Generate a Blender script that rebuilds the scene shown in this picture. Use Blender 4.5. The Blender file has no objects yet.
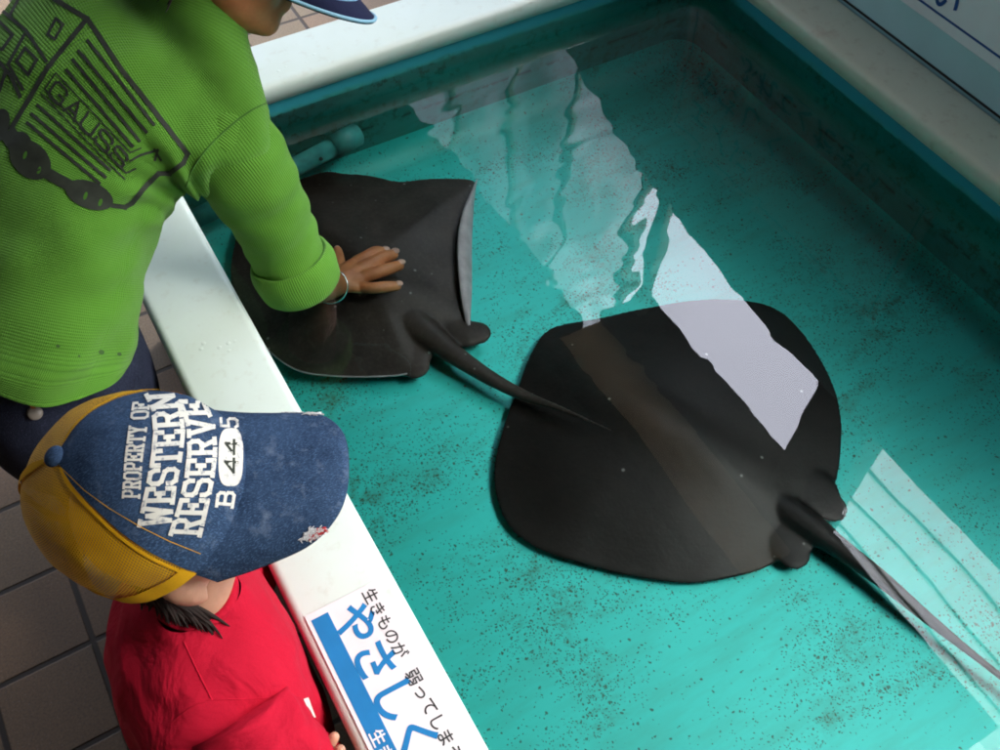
import bpy, bmesh, math, random
import numpy as np
from mathutils import Vector, Matrix, noise
from mathutils.bvhtree import BVHTree
random.seed(7)
SC = bpy.context.scene
COL = SC.collection
PI = math.pi
V = Vector
GZ = -0.60          # the tiled ground; z = 0 is the top of the tank's rim
WZ = -0.068         # water level
FZ = -0.250         # tank bottom

# ------------------------------------------------------------------ camera
F_PX = 960.0
RT = ((0.86361432, -0.50374792, 0.02020725), (-0.39911376, -0.70762132, -0.58307828), (0.30802355, 0.49548976, -0.81216463))
right, down, fwd = V(RT[0]), V(RT[1]), V(RT[2])
right.normalize(); fwd = (fwd - right*fwd.dot(right)).normalized(); down = fwd.cross(right)
CAM = V((0, 0, 1.0))
cd = bpy.data.cameras.new('camera'); cam = bpy.data.objects.new('camera', cd); COL.objects.link(cam)
cd.sensor_width = 36; cd.lens = 36*F_PX/1000; cd.clip_start = 0.02; cd.clip_end = 800
cam.matrix_world = Matrix(((right.x, -down.x, -fwd.x, CAM.x), (right.y, -down.y, -fwd.y, CAM.y), (right.z, -down.z, -fwd.z, CAM.z), (0, 0, 0, 1)))
SC.camera = cam
def ray(px, py): return right*(px-500) + down*(py-375) + fwd*F_PX
def at(px, py, z):
    d = ray(px, py); return CAM + d*((z-CAM.z)/d.z)

# ------------------------------------------------------------------ helpers
def link(name, me, mats, parent=None, label=None):
    o = bpy.data.objects.new(name, me); COL.objects.link(o)
    for m in (mats if isinstance(mats, (list, tuple)) else [mats]): me.materials.append(m)
    if parent is not None:
        o.parent = parent
        o.matrix_parent_inverse = Matrix.Translation(-parent.location) if parent.type == 'EMPTY' else Matrix.Identity(4)
    if label: o['label'] = label
    return o
def obj(name, bm, mats, parent=None, label=None, smooth=True, recalc=True):
    if recalc: bmesh.ops.recalc_face_normals(bm, faces=bm.faces)
    me = bpy.data.meshes.new(name); bm.to_mesh(me); bm.free()
    if smooth:
        for p in me.polygons: p.use_smooth = True
    return link(name, me, mats, parent, label)
def thing(name, loc, label, cat, group=None):
    o = bpy.data.objects.new(name, None); COL.objects.link(o); o.location = loc; o.empty_display_size = .1
    return tag(o, label, cat, group)
def tag(o, label, cat, group=None):
    o['label'] = label; o['category'] = cat
    if group: o['group'] = group
    return o
def structure(o): o['kind'] = 'structure'; return o
def box(bm, x0, x1, y0, y1, z0, z1, bev=0.0):
    r = bmesh.ops.create_cube(bm, size=1)
    for v in r['verts']:
        v.co = V((x0+(v.co.x+.5)*(x1-x0), y0+(v.co.y+.5)*(y1-y0), z0+(v.co.z+.5)*(z1-z0)))
    if bev > 0:
        es = list({e for v in r['verts'] for e in v.link_edges})
        bmesh.ops.bevel(bm, geom=es, offset=bev, segments=3, profile=.5, affect='EDGES')
def cr(pts, n):
    """Catmull-Rom through tuples, n steps per span."""
    P = [np.array(p, float) for p in pts]; P = [2*P[0]-P[1]] + P + [2*P[-1]-P[-2]]; out = []
    for i in range(1, len(P)-2):
        for k in range(n):
            t = k/n; a, b, c, d = P[i-1:i+3]
            out.append(.5*(2*b+(c-a)*t+(2*a-5*b+4*c-d)*t*t+(3*b-a-3*c+d)*t**3))
    out.append(P[-2]); return out
def cr_closed(pts, n):
    P = [np.array(p, float) for p in pts]; m = len(P); out = []
    for i in range(m):
        a, b, c, d = P[i-1], P[i], P[(i+1) % m], P[(i+2) % m]
        for k in range(n):
            t = k/n
            out.append(.5*(2*b+(c-a)*t+(2*a-5*b+4*c-d)*t*t+(3*b-a-3*c+d)*t**3))
    return out
def loft(bm, rings, n=48, sub=6, caps=(True, True), disp=None, mat=0):
    """rings: (centre, half-axis U, half-axis V, exponent). UVs are in metres."""
    flat = [tuple(c)+tuple(u)+tuple(w)+(e,) for c, u, w, e in rings]
    R = cr(flat, sub); uvl = bm.loops.layers.uv.verify()
    rows = []; length = 0; prev = None; us = []; vs = []
    for q in R:
        c, u, w, e = V(q[0:3]), V(q[3:6]), V(q[6:9]), q[9]
        if prev is not None: length += (c-prev).length
        prev = c; row = []
        for k in range(n):
            a = 2*PI*k/n; ca, sa = math.cos(a), math.sin(a)
            p = c + u*(abs(ca)**(2/e)*(1 if ca >= 0 else -1)) + w*(abs(sa)**(2/e)*(1 if sa >= 0 else -1))
            if disp: p = p + (p-c).normalized()*disp(p, k/n, length)
            row.append(bm.verts.new(p))
        rows.append(row); vs.append(length); us.append((u.length+w.length)*PI)
    per = max(us)
    for i in range(len(rows)-1):
        for k in range(n):
            f = bm.faces.new((rows[i][k], rows[i][(k+1) % n], rows[i+1][(k+1) % n], rows[i+1][k])); f.material_index = mat
            for l, (uu, vv) in zip(f.loops, ((k/n*per, vs[i]), ((k+1)/n*per, vs[i]), ((k+1)/n*per, vs[i+1]), (k/n*per, vs[i+1]))): l[uvl].uv = (uu, vv)
    for side, row in ((0, rows[0]), (1, rows[-1])):
        if caps[side]:
            f = bm.faces.new(row if side else row[::-1]); f.material_index = mat
    return rows
def frame(t, ref=V((0, 0, 1))):
    t = t.normalized(); a = ref.cross(t)
    if a.length < 1e-4: a = V((1, 0, 0)).cross(t)
    a.normalize(); return a, t.cross(a)
def tube(bm, pts, rad, n=14, sub=5, flat=1.0, ref=V((0, 0, 1)), mat=0):
    """limb through pts with radii; round ends; flat squeezes it along ref."""
    P = cr([tuple(p)+(r,) for p, r in zip(pts, rad)], sub); C = [V(q[:3]) for q in P]; R = [max(q[3], 1e-4) for q in P]
    t0 = (C[1]-C[0]).normalized(); t1 = (C[-1]-C[-2]).normalized()
    pre = [(C[0]-t0*R[0]*math.sin(a), R[0]*math.cos(a)) for a in (1.3, .9, .45)]
    post = [(C[-1]+t1*R[-1]*math.sin(a), R[-1]*math.cos(a)) for a in (.45, .9, 1.3)]
    L = pre+list(zip(C, R))+post; rows = []
    for i, (c, r) in enumerate(L):
        t = L[min(i+1, len(L)-1)][0]-L[max(i-1, 0)][0]; a, b = frame(t, ref)
        rows.append([bm.verts.new(c+a*r*math.cos(2*PI*k/n)+b*r*flat*math.sin(2*PI*k/n)) for k in range(n)])
    for i in range(len(rows)-1):
        for k in range(n):
            bm.faces.new((rows[i][k], rows[i][(k+1) % n], rows[i+1][(k+1) % n], rows[i+1][k])).material_index = mat
    bm.faces.new(rows[0][::-1]).material_index = mat; bm.faces.new(rows[-1]).material_index = mat
def ellipsoid(bm, c, ax, ay, az, seg=28, rings=18):
    m = Matrix(((ax.x, ay.x, az.x, c.x), (ax.y, ay.y, az.y, c.y), (ax.z, ay.z, az.z, c.z), (0, 0, 0, 1)))
    bmesh.ops.create_uvsphere(bm, u_segments=seg, v_segments=rings, radius=1, matrix=m)
def fuse(bm, voxel, smooth=6, fac=.5):
    """union of closed shapes -> one continuous skin, returned as a new bmesh."""
    bmesh.ops.recalc_face_normals(bm, faces=bm.faces)
    me = bpy.data.meshes.new('tmp'); bm.to_mesh(me); bm.free()
    o = bpy.data.objects.new('tmp', me); COL.objects.link(o)
    m = o.modifiers.new('r', 'REMESH'); m.mode = 'VOXEL'; m.voxel_size = voxel
    s = o.modifiers.new('s', 'SMOOTH'); s.iterations = smooth; s.factor = fac
    dg = bpy.context.evaluated_depsgraph_get(); dg.update()
    e = o.evaluated_get(dg); m2 = bpy.data.meshes.new_from_object(e)
    b = bmesh.new(); b.from_mesh(m2)
    bpy.data.objects.remove(o); bpy.data.meshes.remove(me); bpy.data.meshes.remove(m2)
    return b
def bvh_of(*objs):
    b = bmesh.new()
    for o in objs: b.from_mesh(o.data)
    t = BVHTree.FromBMesh(b); b.free(); return t
def cast(bvh, px, py, off):
    """the point of a surface seen at a picture position, lifted by off along its normal"""
    d = ray(px, py).normalized(); loc, nor, i, dist = bvh.ray_cast(CAM, d)
    if loc is None: return None
    if nor.dot(d) > 0: nor = -nor
    return loc + nor*off
class Print:
    """flat strokes printed on a curved surface"""
    def __init__(s, bvh, off): s.b = bmesh.new(); s.bvh = bvh; s.off = off; s.k = 0
    def quad_strip(s, L, R, mat=0, across=2):
        s.k += 1; o = s.off + s.k*4e-6; rows = []
        for a, b in zip(L, R):
            row = []
            for j in range(across+1):
                t = j/across; p = cast(s.bvh, a[0]+(b[0]-a[0])*t, a[1]+(b[1]-a[1])*t, o)
                row.append(s.b.verts.new(p) if p is not None else None)
            rows.append(row)
        for i in range(len(rows)-1):
            for j in range(across):
                q = (rows[i][j], rows[i][j+1], rows[i+1][j+1], rows[i+1][j])
                if None in q: continue
                es = [(q[m].co-q[m-1].co).length for m in range(4)]
                if max(es) > .03: continue
                s.b.faces.new(q).material_index = mat
    def line(s, pts, w, mat=0, step=3.0, cap=True):
        P = [np.array(p, float) for p in pts]
        for i in range(len(P)-1):
            a, b = P[i], P[i+1]; d = b-a; l = np.hypot(*d)
            if l < 1e-6: continue
            d /= l; n = np.array((-d[1], d[0]))*w/2
            if cap: a = a-d*w*.4; b = b+d*w*.4
            m = max(1, int(l/step)); T = [a+(b-a)*k/m for k in range(m+1)]
            s.quad_strip([t+n for t in T], [t-n for t in T], mat, 1 if w < 4 else 3)
    def blob(s, cx, cy, rx, ry, ang=0, mat=0, exp=2.0, n=40, rr=6):
        s.k += 1; o = s.off + s.k*4e-6; ca, sa = math.cos(ang), math.sin(ang); rows = []
        for r in range(rr+1):
            row = []
            for k in range(n):
                a = 2*PI*k/n; c_, s_ = math.cos(a), math.sin(a)
                x = rx*r/rr*abs(c_)**(2/exp)*(1 if c_ > 0 else -1); y = ry*r/rr*abs(s_)**(2/exp)*(1 if s_ > 0 else -1)
                p = cast(s.bvh, cx+x*ca-y*sa, cy+x*sa+y*ca, o)
                row.append(s.b.verts.new(p) if p is not None else None)
                if r == 0: row = row*n; break
            rows.append(row)
        for r in range(rr):
            for k in range(n):
                q = [rows[r][k], rows[r][(k+1) % n], rows[r+1][(k+1) % n], rows[r+1][k]]
                if None in q: continue
                if r == 0: q = [q[0], q[2], q[3]]
                s.b.faces.new(q).material_index = mat
# athletic block letters: polylines in a unit box, serifs as short bars
GL = {
 'P': [[(.18,0),(.18,1)],[(.18,1),(.75,1),(.9,.86),(.9,.6),(.75,.46),(.18,.46)],[(0,0),(.4,0)],[(0,1),(.2,1)]],
 'R': [[(.18,0),(.18,1)],[(.18,1),(.72,1),(.87,.86),(.87,.65),(.72,.52),(.18,.52)],[(.55,.52),(.88,0)],[(0,0),(.38,0)],[(0,1),(.2,1)],[(.7,0),(1,0)]],
 'O': [[(.25,0),(.75,0),(.95,.18),(.95,.82),(.75,1),(.25,1),(.05,.82),(.05,.18),(.25,0)]],
 'E': [[(.18,0),(.18,1)],[(0,1),(.92,1),(.92,.75)],[(0,0),(.92,0),(.92,.26)],[(.18,.5),(.62,.5)],[(.62,.36),(.62,.64)]],
 'T': [[(.5,0),(.5,1)],[(.04,.74),(.04,1),(.96,1),(.96,.74)],[(.28,0),(.72,0)]],
 'Y': [[(.5,0),(.5,.45)],[(.5,.45),(.12,1)],[(.5,.45),(.88,1)],[(0,1),(.3,1)],[(.7,1),(1,1)],[(.28,0),(.72,0)]],
 'F': [[(.18,0),(.18,1)],[(0,1),(.92,1),(.92,.75)],[(.18,.5),(.62,.5)],[(.62,.36),(.62,.64)],[(0,0),(.4,0)]],
 'W': [[(.1,1),(.28,0)],[(.28,0),(.5,.8)],[(.5,.8),(.72,0)],[(.72,0),(.9,1)],[(-.03,1),(.25,1)],[(.75,1),(1.03,1)]],
 'S': [[(.92,.72),(.92,.86),(.76,1),(.22,1),(.06,.86),(.06,.64),(.2,.53),(.8,.47),(.94,.36),(.94,.14),(.78,0),(.22,0),(.06,.14),(.06,.28)]],
 'N': [[(.15,0),(.15,1)],[(.15,1),(.85,0)],[(.85,0),(.85,1)],[(0,0),(.32,0)],[(0,1),(.2,1)],[(.68,1),(1,1)]],
 'V': [[(.12,1),(.5,0)],[(.5,0),(.88,1)],[(-.02,1),(.3,1)],[(.7,1),(1.02,1)]],
 'B': [[(.18,0),(.18,1)],[(.18,1),(.72,1),(.87,.86),(.87,.64),(.72,.52),(.18,.52)],[(.72,.52),(.9,.4),(.9,.14),(.75,0),(.18,0)],[(0,0),(.2,0)],[(0,1),(.2,1)]],
 '5': [[(.9,1),(.14,1),(.14,.56),(.75,.58),(.92,.44),(.92,.14),(.75,0),(.22,0),(.06,.16)]],
 '4': [[(.74,0),(.74,1)],[(.74,1),(.06,.3),(.98,.3)]],
 'G': [[(.92,.74),(.92,.84),(.76,1),(.22,1),(.06,.84),(.06,.16),(.22,0),(.78,0),(.92,.16),(.92,.46),(.56,.46)]],
 'A': [[(.1,0),(.5,1)],[(.5,1),(.9,0)],[(.25,.34),(.75,.34)]],
 'U': [[(.1,1),(.1,.16),(.25,0),(.75,0),(.9,.16),(.9,1)]],
}
def write(pr, text, base, top, w, gap=.22, mat=0, widths=None):
    """letters set between two guide lines (picture polylines); gap in letter widths"""
    def along(P, t):
        P = [np.array(p, float) for p in P]; L = [0]
        for i in range(1, len(P)): L.append(L[-1]+np.hypot(*(P[i]-P[i-1])))
        s = t*L[-1]
        for i in range(1, len(P)):
            if s <= L[i] or i == len(P)-1:
                return P[i-1]+(P[i]-P[i-1])*((s-L[i-1])/max(L[i]-L[i-1], 1e-6))
    adv = [(.55 if ch == ' ' else (1.25 if ch == 'W' else 1.0)) for ch in text]
    tot = sum(adv)+gap*(len(text)-1); x = 0
    for ch, a in zip(text, adv):
        for st in GL.get(ch, []):
            q = []
            for gx, gy in st:
                u = min(max((x+gx*a)/tot, 0), 1); b, t = along(base, u), along(top, u); q.append(b+(t-b)*(.07+.86*gy))
            pr.line(q, w, mat, 2.0)
        x += a+gap
def text_mesh(s, size, depth, off=0.0):
    c = bpy.data.curves.new('t', 'FONT'); c.body = s; c.size = size; c.extrude = depth; c.offset = off; c.resolution_u = 6
    c.align_x = 'LEFT'; c.align_y = 'BOTTOM_BASELINE'
    o = bpy.data.objects.new('t', c); COL.objects.link(o)
    dg = bpy.context.evaluated_depsgraph_get(); dg.update()
    me = bpy.data.meshes.new_from_object(o.evaluated_get(dg)); b = bmesh.new(); b.from_mesh(me)
    bpy.data.objects.remove(o); bpy.data.curves.remove(c); bpy.data.meshes.remove(me)
    return b

# ------------------------------------------------------------------ materials
class NT:
    def __init__(s, name):
        s.m = bpy.data.materials.new(name); s.m.use_nodes = True; s.t = s.m.node_tree; s.N = s.t.nodes; s.L = s.t.links
        s.N.clear(); s.out = s.N.new('ShaderNodeOutputMaterial'); s.p = s.N.new('ShaderNodeBsdfPrincipled'); s.L.new(s.p.outputs[0], s.out.inputs[0])
    def n(s, ty, ins=None, **kw):
        nd = s.N.new(ty)
        for k, v in kw.items(): setattr(nd, k, v)
        for k, v in (ins or {}).items(): s.set(nd.inputs[k], v)
        return nd
    def set(s, sock, v):
        if isinstance(v, bpy.types.NodeSocket): s.L.new(v, sock)
        elif isinstance(v, bpy.types.Node): s.L.new(v.outputs[0], sock)
        else:
            if hasattr(sock.default_value, '__len__') and not hasattr(v, '__len__'): v = [v]*len(sock.default_value)
            if hasattr(v, '__len__') and len(v) == 3 and len(sock.default_value) == 4: v = (*v, 1)
            sock.default_value = v
    def P(s, **kw):
        for k, v in kw.items(): s.set(s.p.inputs[k.replace('_', ' ')], v)
        return s
    def coord(s, kind='Object'): return s.n('ShaderNodeTexCoord').outputs[kind]
    def mapping(s, vec, scale=(1, 1, 1), rot=(0, 0, 0), loc=(0, 0, 0)):
        return s.n('ShaderNodeMapping', {'Vector': vec, 'Scale': scale, 'Rotation': rot, 'Location': loc}).outputs[0]
    def noise(s, vec, scale, detail=4, rough=.55, dist=0): return s.n('ShaderNodeTexNoise', {'Vector': vec, 'Scale': scale, 'Detail': detail, 'Roughness': rough, 'Distortion': dist}).outputs[0]
    def ramp(s, fac, stops):
        r = s.n('ShaderNodeValToRGB', {'Fac': fac}); e = r.color_ramp.elements
        while len(e) < len(stops): e.new(.5)
        for el, (p, c) in zip(e, stops): el.position = p; el.color = (*c, 1) if hasattr(c, '__len__') else (c, c, c, 1)
        return r.outputs[0]
    def math(s, op, a, b=0.0, c=0.0):
        nd = s.n('ShaderNodeMath', operation=op); s.set(nd.inputs[0], a); s.set(nd.inputs[1], b)
        if op in ('MULTIPLY_ADD', 'SMOOTH_MIN'): s.set(nd.inputs[2], c)
        return nd.outputs[0]
    def mix(s, fac, a, b, blend='MIX'):
        nd = s.n('ShaderNodeMix', data_type='RGBA', blend_type=blend)
        s.set(nd.inputs[0], fac); s.set(nd.inputs[6], a); s.set(nd.inputs[7], b); return nd.outputs[2]
    def bump(s, h, strength=.3, dist=.002, normal=None):
        ins = {'Height': h, 'Strength': strength, 'Distance': dist}
        if normal is not None: ins['Normal'] = normal
        return s.n('ShaderNodeBump', ins).outputs[0]
def paint(name, col, rough=.45, var=.08, scale=9, bump=.05):
    t = NT(name); c = t.coord(); nz = t.noise(c, scale, 5)
    dark = tuple(x*(1-var*2) for x in col); lite = tuple(min(1, x*(1+var)) for x in col)
    t.P(Base_Color=t.ramp(nz, [(.3, dark), (.7, lite)]), Roughness=rough, Normal=t.bump(t.noise(c, 160, 3), bump, .001)); return t.m

def mat_rim(name, dirty):
    t = NT(name); c = t.coord()
    base = (.66, .77, .73) if not dirty else (.64, .66, .53)
    big = t.noise(c, 5, 5, .6); fine = t.noise(c, 45, 6, .65); st = t.noise(t.mapping(c, (2, 14, 2)), 3, 4)
    col = t.mix(t.ramp(big, [(.42, 0.0), (.72, .40 if dirty else .30)]), base, tuple(x*y for x, y in zip(base, (.82, .80, .66))))
    col = t.mix(t.ramp(fine, [(.56, 0.0), (.74, .42 if dirty else .22)]), col, (.36, .30, .20))
    if dirty: col = t.mix(t.ramp(t.noise(c, 11, 5, .7), [(.58, 0.0), (.72, .4)]), col, (.45, .29, .20))
    drop = t.n('ShaderNodeTexVoronoi', {'Vector': c, 'Scale': 60}).outputs['Distance']
    h = t.math('ADD', t.math('MULTIPLY', fine, .15), t.math('MULTIPLY', t.ramp(drop, [(.08, 1.0), (.2, 0.0)]), t.ramp(t.noise(c, 14, 2), [(.58, 0.0), (.62, 1.0)])))
    t.P(Base_Color=col, Roughness=t.ramp(st, [(.3, .28), (.7, .36)]), Normal=t.bump(h, .35, .0015)); return t.m
def mat_liner():
    t = NT('teal_liner'); c = t.coord()
    big = t.noise(t.mapping(c, (1, 1, 1)), 3.2, 5, .6); streak = t.noise(t.mapping(c, (5, 24, 8), (0, 0, .6)), 1.6, 5, .6)
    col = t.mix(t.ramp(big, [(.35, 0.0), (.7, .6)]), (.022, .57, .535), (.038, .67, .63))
    col = t.mix(t.ramp(streak, [(.45, 0.0), (.72, .5)]), col, (.035, .40, .34))
    # algae: fine specks gathered in drifts
    warp = t.n('ShaderNodeVectorMath', {0: c, 1: t.n('ShaderNodeVectorMath', {0: t.n('ShaderNodeTexNoise', {'Vector': c, 'Scale': 60, 'Detail': 2}).outputs[1], 1: (.012, .012, .012)}, operation='MULTIPLY').outputs[0]}, operation='ADD').outputs[0]
    drift = t.noise(t.mapping(c, (1, 1.6, 1), (0, 0, .7)), 4.5, 6, .68, .4)
    for sc, rad, lo, hi, colr in ((190, .38, .46, .64, (.012, .045, .022)), (330, .42, .44, .62, (.02, .06, .03)), (95, .28, .54, .64, (.03, .05, .015))):
        vo = t.n('ShaderNodeTexVoronoi', {'Vector': warp, 'Scale': sc}); d = vo.outputs['Distance']
        keep = t.math('LESS_THAN', t.n('ShaderNodeSeparateColor', {0: vo.outputs['Color']}).outputs[0], t.ramp(drift, [(lo, .04), (hi, .62)]))
        spot = t.math('MULTIPLY', t.ramp(d, [(rad*.6, 1.0), (rad, 0.0)]), keep)
        col = t.mix(t.math('MULTIPLY', spot, .8), col, colr)
    smear = t.math('MULTIPLY', t.ramp(t.noise(c, 26, 6, .75), [(.50, 0.0), (.68, 1.0)]), t.ramp(drift, [(.50, 0.0), (.66, .9)]))
    col = t.mix(smear, col, (.04, .085, .03))
    t.P(Base_Color=col, Roughness=.55, Normal=t.bump(t.noise(c, 40, 5), .2, .002)); return t.m
def mat_wall():
    t = NT('algae_wall'); c = t.coord(); z = t.n('ShaderNodeSeparateXYZ', {0: c}).outputs[2]
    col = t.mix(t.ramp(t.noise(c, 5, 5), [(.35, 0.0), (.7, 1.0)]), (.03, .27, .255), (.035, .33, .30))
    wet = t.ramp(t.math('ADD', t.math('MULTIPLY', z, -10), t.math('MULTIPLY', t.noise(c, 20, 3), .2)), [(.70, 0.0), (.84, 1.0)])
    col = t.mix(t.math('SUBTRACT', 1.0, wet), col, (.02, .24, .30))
    n2 = t.noise(c, 70, 5, .7); dr = t.noise(t.mapping(c, (1, 1, 2.4)), 5, 4, .6)
    sp = t.math('MULTIPLY', t.ramp(n2, [(.52, 0.0), (.60, 1.0)]), t.ramp(dr, [(.36, 0.0), (.6, 1.0)]))
    col = t.mix(t.math('MULTIPLY', t.math('MULTIPLY', sp, wet), .85), col, (.012, .05, .025))
    film = t.ramp(t.noise(t.mapping(c, (1, 1, 5)), 6, 5, .6), [(.4, .15), (.65, .65)])
    col = t.mix(t.math('MULTIPLY', film, wet), col, (.02, .15, .11))
    line = t.math('MULTIPLY', t.ramp(t.math('ABSOLUTE', t.math('ADD', z, .16)), [(.0015, 1.0), (.005, 0.0)]), t.ramp(t.noise(c, 30, 4), [(.48, 0.0), (.54, .9)]))
    col = t.mix(line, col, (.01, .03, .02))
    t.P(Base_Color=col, Roughness=.5, Normal=t.bump(n2, .2, .002)); return t.m
def mat_water():
    t = NT('water_surface'); c = t.coord()
    n1 = t.noise(t.mapping(c, (1, 1, 1), (0, 0, .5)), 3.0, 1, .4); n2 = t.noise(t.mapping(c, (1.0, 2.0, 1), (0, 0, -.9)), 6.5, 1, .35, .6)
    far = t.ramp(t.math('ADD', t.n('ShaderNodeSeparateXYZ', {0: c}).outputs[1], t.math('MULTIPLY', t.noise(c, 3, 2), .3)), [(.62, 0.0), (.95, 1.0)])
    h = t.math('ADD', t.math('MULTIPLY', n1, .9), t.math('MULTIPLY', t.math('MULTIPLY', n2, t.math('ADD', far, .10)), .55))
    nr = t.bump(h, .09, .02)
    fr = t.n('ShaderNodeFresnel', {'IOR': 1.42, 'Normal': nr}).outputs[0]
    gl = t.n('ShaderNodeBsdfGlossy', {'Color': (1, 1, 1), 'Roughness': 0.0, 'Normal': nr})
    tr = t.n('ShaderNodeBsdfTransparent', {'Color': (.93, .99, .98)})
    mx = t.n('ShaderNodeMixShader', {0: fr, 1: tr.outputs[0], 2: gl.outputs[0]})
    t.L.new(mx.outputs[0], t.out.inputs[0]); return t.m
def mat_tiles():
    t = NT('floor_tiles'); c = t.coord(); xyz = t.n('ShaderNodeSeparateXYZ', {0: c}).outputs
    u = t.math('DIVIDE', t.math('ADD', xyz[0], .274), .1685); v = t.math('DIVIDE', t.math('SUBTRACT', xyz[1], 1.325), .1632)
    cell = t.n('ShaderNodeCombineXYZ', {0: t.math('FLOOR', u), 1: t.math('FLOOR', v)}).outputs[0]
    rnd = t.n('ShaderNodeTexWhiteNoise', {'Vector': cell}, noise_dimensions='3D').outputs
    def edge(a):
        f = t.math('FRACT', a); return t.math('MINIMUM', f, t.math('SUBTRACT', 1.0, f))
    e = t.math('MINIMUM', edge(u), edge(v)); e2 = t.math('ADD', e, t.math('MULTIPLY', t.math('SUBTRACT', t.noise(c, 90, 3), .5), .012))
    tile = t.ramp(e2, [(.022, 0.0), (.036, 1.0)])
    pal = t.ramp(rnd[0], [(.0, (.40, .25, .145)), (.35, (.44, .29, .175)), (.6, (.34, .24, .14)), (1.0, (.41, .31, .19))])
    sp = t.noise(c, 240, 3, .7); col = t.mix(t.ramp(sp, [(.35, .55), (.6, 0.0)]), pal, (.16, .12, .095))
    col = t.mix(t.ramp(t.noise(c, 320, 2), [(.62, 0.0), (.7, .5)]), col, (.55, .48, .42))
    col = t.mix(t.ramp(t.noise(c, 4, 5, .6), [(.4, 0.0), (.75, .45)]), col, (.17, .14, .11))
    col = t.mix(tile, (.085, .065, .05), col)
    t.P(Base_Color=col, Roughness=.55, Normal=t.bump(t.math('ADD', tile, t.math('MULTIPLY', sp, .12)), .6, .003)); return t.m
def mat_ray(name, a, b, dots):
    t = NT(name); c = t.coord(); n = t.noise(c, 16, 6, .65)
    col = t.ramp(n, [(.32, a), (.7, b)])
    col = t.mix(t.ramp(t.noise(c, 150, 3), [(.5, 0.0), (.75, .35)]), col, tuple(x*1.8 for x in b))
    vo = t.n('ShaderNodeTexVoronoi', {'Vector': c, 'Scale': 42}); keep = t.math('LESS_THAN', t.n('ShaderNodeSeparateColor', {0: vo.outputs['Color']}).outputs[0], dots)
    col = t.mix(t.math('MULTIPLY', t.math('MULTIPLY', t.ramp(vo.outputs['Distance'], [(.06, 1.0), (.13, 0.0)]), keep), .75), col, (.26, .27, .26))
    t.P(Base_Color=col, Roughness=.5, Normal=t.bump(t.math('ADD', n, t.math('MULTIPLY', t.noise(c, 190, 2), .15)), .35, .004)); t.p.inputs['Specular IOR Level'].default_value = .25; return t.m
def mat_knit(name, dark, col, rib=.0032, waffle=True):
    t = NT(name); uv = t.coord('UV'); c = t.coord(); s = t.n('ShaderNodeSeparateXYZ', {0: uv}).outputs
    su = t.math('ABSOLUTE', t.math('SINE', t.math('MULTIPLY', s[0], PI/rib)))
    h = su
    if waffle:
        sv = t.math('ABSOLUTE', t.math('SINE', t.math('MULTIPLY', s[1], PI/rib))); h = t.math('MULTIPLY', t.math('ADD', su, sv), .5)
    h = t.math('ADD', h, t.math('MULTIPLY', t.noise(c, 700, 2), .25))
    folds = t.noise(t.mapping(c, (1, 1, 1.6)), 13, 4, .5)
    cc = t.mix(t.ramp(h, [(.15, 0.0), (.8, 1.0)]), dark, col)
    cc = t.mix(t.ramp(t.noise(c, 30, 4), [(.4, 0.0), (.7, .25)]), cc, tuple(x*.78 for x in col))
    b1 = t.bump(folds, .35, .012); t.P(Base_Color=cc, Roughness=.9, Normal=t.bump(h, .7, .0016, b1))
    t.p.inputs['Specular IOR Level'].default_value = .15; t.p.inputs['Sheen Weight'].default_value = .12; return t.m
def mat_cloth(name, col, fold=.4, grain=.35, scale=14):
    t = NT(name); c = t.coord(); nz = t.noise(c, 900, 2); fo = t.noise(t.mapping(c, (1, 1, .55)), scale, 4, .5, .6)
    cc = t.mix(t.ramp(nz, [(.3, grain), (.7, 0.0)]), col, tuple(x*.62 for x in col))
    cc = t.mix(t.ramp(fo, [(.35, .22), (.65, 0.0)]), cc, tuple(x*.7 for x in col))
    t.P(Base_Color=cc, Roughness=.88, Normal=t.bump(nz, .25, .0008, t.bump(fo, fold, .014))); t.p.inputs['Specular IOR Level'].default_value = .18; return t.m
def mat_denim(name, a, b, worn=.3, seed=0):
    t = NT(name); c = t.mapping(t.coord(), loc=(seed, seed, 0)); 
    tw = t.noise(t.mapping(c, (1, 4, 1), (0, 0, .5)), 420, 2, .6); tw2 = t.noise(t.mapping(c, (5, 1, 1), (0, 0, .2)), 300, 2, .6); big = t.noise(c, 22, 6, .65)
    col = t.mix(t.ramp(big, [(.3, 0.0), (.75, 1.0)]), a, b)
    col = t.mix(t.ramp(tw, [(.5, 0.0), (.72, .55)]), col, tuple(min(1, x*2.3+.01) for x in b))
    col = t.mix(t.ramp(tw2, [(.5, 0.0), (.75, .35)]), col, tuple(x*.4 for x in a))
    col = t.mix(t.ramp(t.noise(c, 60, 5, .7), [(.56, 0.0), (.76, worn)]), col, (.14, .19, .28))
    t.P(Base_Color=col, Roughness=.9, Normal=t.bump(tw, .4, .0012)); t.p.inputs['Specular IOR Level'].default_value = .15; return t.m
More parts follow.
